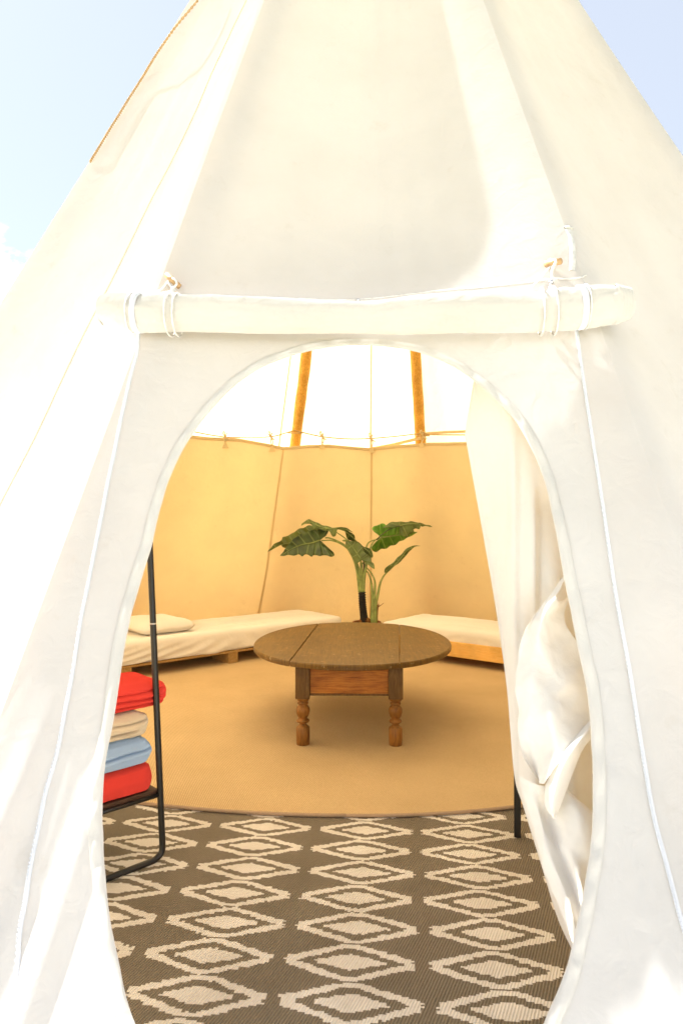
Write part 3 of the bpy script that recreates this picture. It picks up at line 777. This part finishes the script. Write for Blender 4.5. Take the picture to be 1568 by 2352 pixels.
def leg(x, y):
    e = box('leg', (x, y, .372), (.084, .084, .192), M['tablebase'], tb, bev=.004)
    pr = [(.0,.037),(.003,.039),(.05,.041),(.100,.040),(.106,.036),(.114,.024),(.119,.0205),(.125,.021),(.128,.026),(.133,.035),(.140,.0385),(.147,.035),(.151,.028),(.155,.025),(.160,.027),(.168,.033),(.180,.0375),(.195,.041),(.208,.0415),(.220,.037),(.229,.029),(.234,.0245),(.237,.025),(.239,.031),(.245,.0325),(.250,.031),(.252,.026),(.256,.026),(.259,.034),(.266,.037),(.276,.037)]
    vs = []; fs = []; ns = 24
    for (z, r) in pr:
        for k in range(ns): t = 2*math.pi*k/ns; vs.append(Vector((x+r*math.cos(t), y+r*math.sin(t), z)))
    for j in range(len(pr)-1):
        for k in range(ns): fs.append((j*ns+k, j*ns+(k+1) % ns, (j+1)*ns+(k+1) % ns, (j+1)*ns+k))
    fs.append(tuple(range(ns))[::-1])
    mesh('turned_foot', vs, fs, M['leg'], e)
for x in (-.272, .272):
    for y in (0, 1.24): leg(x, y)
def rail(c, s, rz=0):
    r = box('rail', c, s, M['tablerail'], tb, bev=.002); return r
r1 = rail((0, -.012, .383), (.458, .022, .163)); box('rail_edge', (0, -.014, .299), (.458, .030, .012), M['tablebase'], r1, bev=.003)
rail((0, 1.25, .383), (.458, .022, .163)); rail((-.282, .62, .383), (.022, 1.154, .163)); rail((.282, .62, .383), (.022, 1.154, .163))
V, F = tube_data([(.293,.28,.38),(.305,.28,.38),(.312,.28,.38),(.33,.28,.38),(.335,.28,.38)], [.010,.010,.020,.022,.01], 14); mesh('drawer_knob', V, F, M['tablebase'], tb)

# ------------------------------------------------------------------ beds
def mattress(name, L, W, z0, H, par, seed, front_wr=1.0):
    rings = [(.03, z0), (.008, z0+.006), (0, z0+.02)]+[(0, z0+.02+(H-.06)*k/9) for k in range(1, 9)]+[(.002, z0+H-.035), (.009, z0+H-.018), (.022, z0+H-.006), (.045, z0+H)]
    rings += [(.045+(W/2-.046)*k/14, z0+H+.004*math.sin(k)) for k in range(1, 15)]
    def disp(v, d):
        s = v.x*1.0
        zf = (v.z-z0)/H
        if d < .03:
            # drag lines of a fitted sheet fanning down to the corners
            k = sm(1.0, .1, zf)*front_wr
            e = (abs(v.x)/(L/2))
            f = math.sin((v.x*16+zf*9*(1 if v.x > 0 else -1)*(.3+e)*2.2)+2*nzv(v.x*2, 0, seed))
            off = .017*f*k*(.35+.65*e)+.008*nzv(v.x*5, v.y*5, v.z*9+seed)
            n = Vector((0, 1 if v.y > 0 else -1, 0)) if abs(v.y) > W/2-.12 else Vector((1 if v.x > 0 else -1, 0, 0))
            v = v+n*off
            if zf < .08: v.z += .010*math.sin(v.x*7+seed)+.006*nzv(v.x*9, v.y*9, 1)
        else:
            v = v+Vector((0, 0, .006*nzv(v.x*5, v.y*7, seed)+.018*nzv(v.x*1.4, v.y*1.4, seed+3)*min(1, (d-.03)/.12)+.003*nzv(v.x*16, v.y*5, seed)))
        return v
    return slab(name, L, W, rings, .07, M['sheet'], par, disp, ks=70, km=8)
# left bed: front edge from (-1.87,5.55) to (0,7.13)
u = Vector((.764, .646)); v2 = Vector((-.646, .764)); Lb, Wb = 2.46, .80
end = Vector((.03, 7.13)); cen = end-u*Lb/2+v2*Wb/2
bed1 = empty('bed', (cen.x, cen.y, .017), math.atan2(u.y, u.x)); tag(bed1, 'low bed with white sheet on a chipboard base, left of the plant', 'bed', 'low beds round the tent wall')
mattress('mattress', Lb, Wb, .118, .19, bed1, 1)
box('bed_board', (0, .0, .106), (Lb+.01, Wb-.02, .020), M['chip'], bed1, bev=.002)
for x in (-Lb/2+.11, -.10, Lb/2-.25):
    for y in (-Wb/2+.16, Wb/2-.16): box('block_leg', (x, y, .047), (.10, .30, .095), M['chip'], bed1, bev=.003)
# right bed
u2 = Vector((.788, -.616)); v3 = Vector((.616, .788)); L2, W2 = 2.1, .80
st = Vector((.375, 6.74)); cen2 = st+u2*L2/2+v3*W2/2
bed2 = empty('bed', (cen2.x, cen2.y, .017), math.atan2(u2.y, u2.x)); tag(bed2, 'low bed with a white sheet on a knotty pine frame, right of the table', 'bed', 'low beds round the tent wall')
mattress('mattress', L2, W2, .175, .135, bed2, 7, .5)
for y in (-W2/2-.016, W2/2+.016): box('side_board', (0, y, .140), (L2+.06, .026, .135), M['pine'], bed2, bev=.004)
for x in (-L2/2-.013, L2/2+.013): box('end_board', (x, 0, .140), (.024, W2-.002, .130), M['pine'], bed2, bev=.004)
for x in (-L2/2+.15, L2/2-.15):
    for y in (-W2/2+.17, W2/2-.17): box('block_leg', (x, y, .034), (.08, .08, .068), M['pine'], bed2, bev=.003)
box('slat_base', (0, 0, .16), (L2-.02, W2-.04, .018), M['pine'], bed2, bev=.002)
# pillow
pr = [(d_, z_*1.05) for d_, z_ in [(.16,.0),(.08,.004),(.03,.018),(.004,.042),(0,.052),(.006,.064),(.03,.085),(.07,.102),(.12,.113),(.17,.118),(.22,.120),(.259,.121)]]
def pd(v, d): return v+Vector((0,0,.006*nzv(v.x*8, v.y*8, 2)))+Vector((v.x, v.y, 0))*(.05*(abs(v.x)*abs(v.y))/.09)
plc = Vector((-1.70, 6.24))
pil = slab('pillow', .62, .52, pr, .10, M['sheet'], None, pd, ks=24, km=10)
pil.location = (plc.x, plc.y, .327); pil.rotation_euler = (0, 0, math.atan2(u.y, u.x)+R(90)); tag(pil, 'flat white pillow on the head of the left bed', 'pillow')

# ------------------------------------------------------------------ plant
PD = 7.2; PB = P(842, 1428, PD)
plant = empty('potted_plant', (PB.x, PB.y, .017)); tag(plant, 'large elephant ear plant with ruffled leaves standing between the two beds', 'plant')
PO = Vector(plant.location)
def Z8(x, y): return (564.5+.3*x, 1160.3+.3*y)
def pt8(x, y, dz=0): a = Z8(x, y); return P(a[0], a[1], PD+dz)-PO
prs = [(0,.10),(.005,.105),(.17,.128),(.205,.137),(.207,.150),(.240,.152),(.242,.135),(.232,.130)]
vs = []; fs = []
for (z, r) in prs:
    for k in range(32): t = 2*math.pi*k/32; vs.append(Vector((r*math.cos(t), r*math.sin(t), z)))
for j in range(len(prs)-1):
    for k in range(32): fs.append((j*32+k, j*32+(k+1) % 32, (j+1)*32+(k+1) % 32, (j+1)*32+k))
fs.append(tuple(range(32))[::-1])
mesh('pot', vs, fs, M['pot'], plant)
mesh('earth', [Vector((.133*math.cos(2*math.pi*k/32), .133*math.sin(2*math.pi*k/32), .226+.005*nzv(k, 0, 0))) for k in range(32)], [tuple(range(32))], M['earth'], plant)
def stem(pts, rad, mat='stem', n=30, name='stem'): return tube(name, [pt8(*p) for p in pts], rad, M[mat], plant, 10, n)
# wrapped trunk: coiled black band
trk = tube('trunk', [pt8(905, 930), pt8(900, 860), pt8(892, 760), pt8(887, 665)], [.040,.034,.033,.034,.032], M['bark'], plant, 14, 20)
coil = []
base = catmull([pt8(905, 880), pt8(900, 830), pt8(892, 760), pt8(888, 668)], 260)
for i, p in enumerate(base):
    a = i*2*math.pi*15/260; coil.append(p+Vector((math.cos(a)*.036, math.sin(a)*.036, .003*nzv(i*.1, 0, 0))))
V, F = tube_data(coil, .0065, 5); mesh('wrap', V, F, M['bark'], trk)
V, F = merge([tube_data([pt8(880, 900), pt8(905, 875), pt8(935, 885), pt8(960, 905)], [.02,.035,.03,.01], 10, 14), tube_data([pt8(890, 930), pt8(886, 890), pt8(880, 865)], [.04,.03,.008], 10, 10), tube_data([pt8(925, 930), pt8(925, 890), pt8(915, 872)], [.04,.026,.006], 10, 10)])
mesh('root', V, F, M['root'], plant)
stem([(868,668),(862,600),(850,500),(828,420),(800,365),(760,310),(700,275),(640,252),(606,250)], [.013,.014,.012,.010,.009,.007])
stem([(874,668),(868,600),(845,480),(822,400),(780,335),(720,292),(650,270),(575,272)], [.014,.014,.011,.009,.008,.006])
stem([(885,668),(880,580),(868,500),(850,440)], [.016,.015,.012,.008])
stem([(888,668),(884,560),(880,470),(878,420)], [.014,.012,.010,.008])
stem([(900,668),(902,590),(912,500),(925,440),(945,350),(970,290),(1000,260),(1028,250)], [.017,.017,.014,.009,.007,.006])
stem([(905,450),(915,360),(930,300),(965,272),(1035,258)], [.009,.008,.006])
stem([(895,560),(888,480),(880,430),(830,330),(770,262),(690,205)], [.010,.009,.008,.007,.005])
stem([(900,640),(903,540),(905,470),(900,425)], [.013,.011,.009], 'stem_dark')
# second clump
stem([(975,930),(970,860),(972,780),(968,700),(960,600),(940,530),(918,500)], [.030,.028,.020,.012,.008,.007])
stem([(978,930),(976,800),(980,720),(988,600),(965,530),(925,480),(890,440)], [.022,.020,.014,.008,.007,.006])
stem([(990,930),(990,840),(992,760),(1010,680),(1030,590),(1060,535),(1100,495),(1130,468)], [.024,.022,.016,.010,.008,.006])
V, F = merge([tube_data([pt8(1000, 930), pt8(1002, 860), pt8(1008, 790), pt8(1020, 760)], [.012,.010,.008,.003], 6, 12), tube_data([pt8(1008, 780), pt8(1030, 768), pt8(1055, 748)], [.006,.004,.002], 5, 6), tube_data([pt8(1006, 775), pt8(1012, 760), pt8(1016,745)], [.005,.004,.002], 5, 6)])
mesh('dead_stalk', V, F, M['root'], plant)
def leaf(outline, rib, mat, dz=0, tilt=(0, 0), ruf=.012, cup=.25, freq=9, label=None):
    ol = catmull([Vector((*p, 0)) for p in outline+[outline[0]]], 150)[:-1]
    rb = catmull([Vector((*p, 0)) for p in rib], 60)
    c0 = Vector((*rib[0], 0)); m = 8; vs = []; uvs = []; fs = []; S = 0
    for i, p in enumerate(ol):
        S += (p-ol[i-1]).length*.00145 if i else 0
        # veins run forward: join each edge point to a rib point a little nearer the stalk
        k = min(range(61), key=lambda q: (rb[q]-p).length); k = max(0, k-int(7*min(1, (rb[k]-p).length/90)))
        r = rb[k]
        for j in range(m+1):
            t = j/m; q = r.lerp(p, t); dist = (q-r).length
            dpt = dz+tilt[0]*(q.x-c0.x)*.0015+tilt[1]*(q.y-c0.y)*.0015
            dpt += cup*dist*.0015*(t)+ruf*math.sin(S*2*math.pi*freq)*t**1.5
            dpt += ruf*.5*math.sin(S*2*math.pi*13)*t*(1-t)*2
            w = pt8(q.x, q.y, dpt); w.z += ruf*.35*math.sin(S*2*math.pi*freq+1)*t*t
            vs.append(w); uvs.append((S, t))
    n = len(ol)
    for i in range(n):
        for j in range(m): a = i*(m+1)+j; b = ((i+1) % n)*(m+1)+j; fs.append((a, b, b+1, a+1))
    o = mesh('leaf', vs, fs, M[mat], plant, uvs=uvs)
    s = o.modifiers.new('thickness', 'SOLIDIFY'); s.thickness = .0022
    rv = [pt8(q.x, q.y, dz+tilt[0]*(q.x-c0.x)*.0015+tilt[1]*(q.y-c0.y)*.0015-.003) for q in rb[::4]]
    tube('midrib', rv, [.006,.005,.003,.0015], M['stem'], o, 6)
    return o
leaf([(165,360),(215,300),(272,268),(285,245),(340,225),(395,188),(440,172),(478,157),(520,160),(575,185),(625,205),(600,240),(540,290),(440,330),(350,335),(285,325),(262,295),(215,325)], [(610,225),(520,250),(400,280),(280,300),(180,352)], 'leaf_olive', .05, (-.3,.4), .010, .3)
leaf([(262,390),(290,350),(330,300),(355,270),(395,235),(440,215),(500,195),(560,185),(628,196),(620,225),(585,250),(566,275),(590,300),(625,325),(660,355),(677,383),(640,392),(590,380),(560,390),(520,380),(500,392),(455,375),(430,390),(400,378),(350,385),(310,382)], [(566,268),(500,290),(420,305),(340,340),(268,387)], 'leaf_dark', -.04, (.3,-.6), .014, -.25)
leaf([(422,160),(435,135),(478,110),(520,122),(570,145),(640,165),(690,175),(735,165),(790,185),(820,208),(780,200),(735,195),(695,188),(688,235),(665,238),(640,205),(600,190),(550,180),(520,185),(500,150),(460,140)], [(712,172),(640,178),(560,160),(490,128),(428,155)], 'leaf_olive', 0, (.2,-.8), .010, .35)
leaf([(755,195),(800,205),(832,235),(838,265),(870,290),(905,318),(945,335),(972,385),(960,400),(925,380),(900,350),(890,315),(850,290),(800,272),(775,255)], [(760,200),(810,240),(870,300),(920,345),(965,393)], 'leaf_dark', .04, (.3,.3), .008, .35)
leaf([(765,275),(800,272),(850,285),(890,312),(897,345),(925,375),(955,400),(962,430),(980,455),(983,487),(960,470),(945,440),(915,425),(880,425),(845,447),(830,425),(815,390),(790,340),(765,310)], [(880,412),(850,370),(815,320),(772,280)], 'leaf_olive', -.10, (.2,-.5), .006, -.3)
leaf([(738,270),(760,264),(790,268),(785,278),(750,278)], [(738,270),(765,270),(788,273)], 'leaf_olive', -.02, (0,0), .002)
leaf([(895,320),(930,325),(958,340),(972,385),(962,402),(935,385),(905,362)], [(900,325),(935,352),(966,396)], 'leaf_dark', -.02, (0,0), .004)
leaf([(963,180),(985,158),(1020,148),(1055,140),(1075,150),(1110,145),(1160,150),(1200,165),(1230,190),(1310,208),(1262,235),(1215,262),(1180,275),(1150,300),(1110,310),(1080,330),(1040,335),(1005,355),(970,350),(962,325),(985,290),(1022,262),(1032,245),(1020,225),(985,205)], [(1034,247),(1090,240),(1170,228),(1240,218),(1305,209)], 'leaf_bright', .02, (.2,.5), .012, .35)
leaf([(1045,178),(1068,155),(1110,130),(1160,126),(1225,128),(1270,124),(1330,135),(1375,148),(1405,155),(1425,168),(1385,160),(1350,165),(1338,158),(1325,185),(1300,180),(1282,185),(1285,205),(1255,220),(1230,245),(1195,238),(1172,215),(1180,180),(1175,160),(1140,155),(1090,168)], [(1175,158),(1230,145),(1300,142),(1370,150),(1420,166)], 'leaf_olive', -.05, (.2,-.5), .008, .3)
leaf([(1058,512),(1065,485),(1085,465),(1110,452),(1130,435),(1155,405),(1190,375),(1225,335),(1255,318),(1300,308),(1335,312),(1290,320),(1262,345),(1225,385),(1190,425),(1155,455),(1125,472),(1095,470),(1090,500),(1075,522)], [(1130,468),(1180,415),(1230,350),(1300,312)], 'leaf_olive', -.03, (.2,.2), .005, .3)
tube('leaf_stalk', [pt8(1000,265,-.08), pt8(1040,225,-.08), pt8(1100,185,-.08), pt8(1175,158,-.07)], [.006,.005,.004], M['stem_dark'], plant, 8, 16)

# ------------------------------------------------------------------ black tube rack and blankets on the left
K0 = Vector((-.703, 2.695)); ru = Vector((-.717, -.697)); rv = Vector((-.697, .717))
rack = empty('storage_rack', (K0.x, K0.y, .004)); tag(rack, 'black tube metal rack holding folded blankets behind the left door edge', 'rack')
RO = Vector(rack.location)
def rk(a, b, h): p = K0+ru*a+rv*b; return Vector((p.x, p.y, h))-RO
def side_frame(b):
    t = .0105
    tops = []
    pts = [rk(.03+(-.0), b, 1.62)]
    # leans a little: the upright tips outward as it rises
    def lean(h): return Vector((-.055*(h/1.1), .03*(h/1.1), 0))
    up = [rk(0, b, h)+lean(h) for h in (1.31, 1.0, .7, .4, .12, .07)]
    bend = [rk(.006, b, .035), rk(.03, b, .016), rk(.06, b, .0115)]
    floor_ = [rk(.12, b, .0115), rk(.30, b, .0115), rk(.36, b, .016), rk(.39, b, .05)]
    back = [rk(.395, b, h)+lean(h) for h in (.12, .5, 1.0, 1.31)]
    return catmull(up, 24)[:-1]+catmull([up[-1]]+bend+[floor_[0]], 14)+catmull(floor_, 14)[1:]+back[1:]
for b in (0, .72):
    f = side_frame(b); tube('side_frame', f, .0125, M['black'], rack, 12)
for h in (.93,):
    c = rk(0, 0, h)+Vector((-.055*(h/1.1), .03*(h/1.1), 0)); tube('joint_ring', [c-Vector((0,0,.003)), c+Vector((0,0,.003))], .0131, M['steel'], rack, 12)
for h in (.262, 1.25):
    cpos = rk(.197, .36, h); cpos = cpos+Vector((-.055*(h/1.1), .03*(h/1.1), 0)); s = box('shelf', (cpos.x, cpos.y, h), (.385, .70, .022), M['shelf'], rack, bev=.002, rz=math.atan2(ru.y, ru.x))
    ln = Vector((-.055*(h/1.1), .03*(h/1.1), 0))
    for b in (-.0, .72): tube('shelf_rail', [rk(.0, b, h-.006)+ln, rk(.395, b, h-.006)+ln], .0085, M['black'], rack, 8)
    for a in (.0, .395): tube('shelf_rail', [rk(a, 0, h-.006)+ln, rk(a, .72, h-.006)+ln], .0085, M['black'], rack, 8)
def blanket(mat, L, W, z0, H, shift, grooves, seed, label, bulge=.02, wedge=0, rc=.05, dv=.0):
    rings = [(.05, 0), (.02, .004), (.006, .014)]
    m = 50
    for k in range(m+1): rings.append((0, .016+(H-.032)*k/m))
    rings += [(.006, H-.012), (.018, H-.004), (.04, H)]+[(.04+(W/2-.041)*k/8, H) for k in range(1, 9)]
    def disp(v, d):
        zf = v.z/H; xx = (v.x+L/2)/L            # xx=0 at the right-hand (folded) end
        out = 0
        for (gz, dep, slope, x0, x1) in grooves:
            wv = .03*nzv(v.x*6+seed, gz*9, 0)
            gzz = gz+slope*(xx-.5)+wv; k = sm(x0-.05, x0+.05, xx)*sm(x1+.05, x1-.05, xx)
            out -= dep*k*math.exp(-((zf-gzz)/.034)**2)
            out += .25*dep*k*math.exp(-((abs(zf-gzz)-.12)/.06)**2)
        out += bulge*(1-(2*zf-1)**2)-bulge*.6
        c = Vector((v.x, v.y, 0)); hx, hy = L/2-.05, W/2-.05
        n = Vector((max(0, abs(v.x)-hx)*(1 if v.x > 0 else -1), max(0, abs(v.y)-hy)*(1 if v.y > 0 else -1), 0))
        if n.length > 1e-5: n.normalize()
        elif d < .03: n = Vector((0, 1 if v.y > 0 else -1, 0))
        if d < .03: v = v+n*(out+.009*nzv(v.x*9, v.y*9, v.z*16+seed)+.003*nzv(v.x*30, v.y*30, v.z*30))
        v = v+Vector((0, 0, .008*nzv(v.x*7, v.y*7, seed)*zf+wedge*(xx-.5)*zf))
        v.x *= 1
        return v
    o = slab('blanket', L, W, rings, rc, M[mat], None, disp, ks=46, km=12)
    c = K0+ru*(L/2+shift)+rv*(W/2+.022+dv)
    o.location = (c.x, c.y, z0); o.rotation_euler = (0, 0, math.atan2(ru.y, ru.x)); tag(o, label, 'blanket', 'folded blankets on the rack')
z = .270
blanket('red', .36, .30, z, .112, .022, [], 1, 'plump red folded blanket at the bottom of the stack on the shelf', .02, -.01, rc=.06)
blanket('blue', .36, .29, z+.110, .112, .030, [(.52, .024, -.12, 0.04, 1.2)], 2, 'light blue folded blanket between the beige and the lowest red one', .026, 0, rc=.06)
blanket('beige', .36, .28, z+.220, .100, .040, [(.70, .022, .04, .04, 1.2), (.36, .024, -.08, .18, 1.2)], 3, 'beige folded blanket between the red top one and the blue one', .030, 0, rc=.06)
blanket('red', .42, .28, z+.316, .108, -.062, [(.70, .015, -.05, .06, 1.2), (.48, .017, .04, .10, 1.2), (.26, .015, .05, .05, 1.2)], 4, 'red blanket in tight folds on top of the stack, its end sticking out', .034, 0, rc=.075, dv=.035)

# ------------------------------------------------------------------ black stand on the right behind the curtain
st0 = Vector((.742, 2.885)); stand = empty('metal_stand', (st0.x, st0.y, .005)); tag(stand, 'black square leg stand showing one leg beside the hanging curtain', 'stand')
pa = Vector((.45, -.06)); pb = Vector((.22, .40)); rzs = R(-12)
for (i, q) in enumerate((Vector((0, 0)), pa, pb, pa+pb)):
    lg = box('leg', (q.x, q.y, .37), (.028, .028, .74), M['black'], stand, bev=.0015, rz=rzs)
    V, F = tube_data([(q.x-.004, q.y-.0135, .30), (q.x-.0045, q.y-.0175, .30), (q.x-.0047, q.y-.019, .30)], [.0055,.005,.003], 12); mesh('screw', V, F, M['steel'], lg)
c = (pa+pb)/2
vs = [Vector((q.x, q.y, zz)) for zz in (.741, .76) for q in (Vector((-.02,-.02)), pa+Vector((.02,-.02)), pa+pb+Vector((.02,.02)), pb+Vector((-.02,.02)))]
mesh('stand_top', vs, [(0,3,2,1),(4,5,6,7),(0,1,5,4),(1,2,6,5),(2,3,7,6),(3,0,4,7)], M['shelf'], stand, smooth=False)

# ------------------------------------------------------------------ curtain inside the doorway, right
cur = empty('door_curtain', on(1290, 1500, -.12)); tag(cur, 'white canvas inner door gathered and tied back at the right of the doorway', 'curtain')
CO = Vector(cur.location)
LE = [(1098,800),(1087,875),(1068,990),(1073,1030),(1100,1180),(1130,1350),(1150,1480),(1165,1600),(1180,1780),(1200,1850),(1240,1980),(1280,2110),(1320,2200),(1350,2300),(1375,2420)]
le = catmull([Vector((x, y, 0)) for x, y in LE], 120)
def lx(y):
    for a, b in zip(le, le[1:]):
        if a.y <= y <= b.y: return a.x+(b.x-a.x)*(y-a.y)/(b.y-a.y)
    return le[-1].x
def rx(y):                             # hidden behind the door edge
    for (x0, y0), (x1, y1) in zip(OPEN[:19][::-1], OPEN[:18][::-1]):
        if y0 <= y <= y1: return x0+(x1-x0)*(y-y0)/(y1-y0)
    return 1250 if y > 2300 else 1000
def inside(px, py, dep):
    a, h, d = hit(px, py); return P(px, py, d+dep)
def cf(u_, v_):
    y = 815+(2400-815)*v_; x0 = lx(y); x1 = max(rx(y), x0)+70; x = x0+(x1-x0)*u_
    w = (x1-x0)
    dd = .09+.22*(1-u_)*sm(0, .25, v_)*sm(1.05, .75, v_)
    dd += .075*math.sin(u_*7.2+v_*1.6+.6)*(.4+.6*sm(.05, .4, v_))+.028*math.sin(u_*15+v_*4)*sm(.15, .5, v_)
    dd += .05*sm(1226, 1240, x)*sm(1090, 1180, y)*sm(1480, 1350, y)-.03*sm(1160, 1175, x)*sm(1195, 1180, x)*sm(940, 1100, y)
    dd += .14*sm(1330, 1480, y)*sm(.12, .4, u_)
    dd += .012*nzv(u_*4, v_*9, 5)+.10*math.exp(-(u_/.12)**2)*.35
    return inside(x, y, dd)-CO
gridmesh('curtain_sheet', cf, 60, 120, M['curtain'], cur)
def seamline(pp, off): 
    V, F = tube_data([inside(x, y, .02+o)-CO for x, y, o in pp], .0016, 6, 50); mesh('curtain_seam', V, F, M['hem'], cur)
seamline([(1160,940,.20),(1166,966,.2),(1178,1061,.22),(1194,1153,.24),(1203,1245,.25),(1218,1322,.26),(1230,1371,.26)], 0) if 0 else None
# the gathered part: control points (x, y in the measured zoom, depth inside the door edge)
def z5(x, y): return (1129+.3465*x, 1380+.3465*y)
cv = {
 'a0':(520,-200,.10),'a1':(455,-40,.05),'a2':(400,0,.04),'a3':(480,10,.10),'a4':(600,-120,.14),
 'b0':(300,60,.05),'b1':(245,110,.07),'b2':(345,105,.02),'b3':(310,150,.06),'b4':(420,110,.09),
 'c0':(165,300,.10),'c1':(270,160,.10),'c2':(265,310,.045),'c3':(420,300,.12),'c4':(600,300,.12),
 'd0':(160,560,.11),'d1':(245,560,.04),'d2':(400,430,.10),'d3':(480,560,.04),'d4':(680,560,.12),
 'e0':(162,885,.14),'e1':(215,800,.07),'e2':(400,780,.03),'e3':(460,690,.09),'e4':(720,780,.12),
 'f0':(200,1010,.13),'f1':(250,1000,.16),'f2':(400,930,.05),'f3':(500,950,.06),'f4':(640,830,.09),
 'g0':(290,1200,.12),'g1':(320,1200,.15),'g2':(345,1230,.06),'g3':(400,1120,.03),'g4':(612,885,.09),
}
def cmesh(rows, name, sub=3):
    ks = [k for r in rows for k in r]; vs = []
    for k in ks:
        x, y, d = cv[k]; d = .09+(d-.08)*1.15; q = z5(x, y); vs.append(inside(q[0], q[1], d)-CO)
    fs = []; o = 0; nC = len(rows[0])
    for j in range(len(rows)-1):
        for i in range(nC-1): fs.append((j*nC+i, j*nC+i+1, (j+1)*nC+i+1, (j+1)*nC+i))
    ob = mesh(name, vs, fs, M['curtain'], cur); ob.data.attributes.new('crease_edge', 'FLOAT', 'EDGE').data.foreach_set('value', [.12]*len(ob.data.edges)); s = ob.modifiers.new('sub', 'SUBSURF'); s.levels = sub; s.render_levels = sub; s.boundary_smooth = 'PRESERVE_CORNERS'
    if name == 'curtain_fold': return ob
    tx = bpy.data.textures.new('cloth_wrinkle', 'CLOUDS'); tx.noise_scale = .11; tx.noise_depth = 2
    dm = ob.modifiers.new('wrinkle', 'DISPLACE'); dm.texture = tx; dm.strength = .028; dm.mid_level = .5; dm.texture_coords = 'LOCAL'
    return ob
cmesh([['a'+c for c in '01234'], ['b'+c for c in '01234'], ['c'+c for c in '01234'], ['d'+c for c in '01234'], ['e'+c for c in '01234'], ['f'+c for c in '01234'], ['g'+c for c in '01234']], 'curtain_gather', 4)
cv.update({
 'h0':(700,735,.10),'h1':(700,790,.07),'h2':(710,850,.10),
 'i0':(490,965,.055),'i1':(540,975,.025),'i2':(600,975,.08),
 'j0':(385,1125,.06),'j1':(450,1130,.02),'j2':(545,1115,.075),
 'k0':(342,1255,.09),'k1':(405,1270,.025),'k2':(500,1240,.075),
 'l0':(350,1375,.11),'l1':(390,1385,.04),'l2':(450,1375,.08),
 'm0':(395,1425,.11),'m1':(408,1444,.07),'m2':(420,1440,.09)})
cmesh([[c+i for i in '012'] for c in 'hijklm'], 'curtain_fold', 4)
cv.update({
 'n0':(165,1160,.20),'n1':(250,1190,.13),'n2':(340,1230,.11),'n3':(420,1220,.13),'n4':(500,1230,.12),'n5':(560,1290,.12),
 'o0':(205,1330,.19),'o1':(280,1320,.12),'o2':(345,1350,.15),'o3':(430,1400,.10),'o4':(560,1320,.06),'o5':(720,1440,.10),
 'p0':(270,1540,.17),'p1':(340,1500,.10),'p2':(375,1480,.16),'p3':(450,1500,.13),'p4':(600,1560,.04),'p5':(740,1600,.10),
 'q0':(340,1750,.14),'q1':(370,1690,.08),'q2':(450,1640,.14),'q3':(520,1700,.06),'q4':(620,1740,.10),'q5':(740,1760,.10),
 'r0':(420,1960,.12),'r1':(480,1900,.07),'r2':(540,1860,.12),'r3':(590,1920,.05),'r4':(640,1930,.09),'r5':(730,1930,.10),
 's0':(500,2160,.09),'s1':(540,2120,.04),'s2':(580,2080,.09),'s3':(620,2080,.04),'s4':(660,2090,.08),'s5':(720,2090,.09),
 't0':(560,2330,.06),'t1':(590,2320,.04),'t2':(620,2320,.06),'t3':(650,2320,.04),'t4':(680,2320,.06),'t5':(710,2320,.07)})
cmesh([[c+i for i in '012345'] for c in 'nopqrst'], 'curtain_tail', 4)
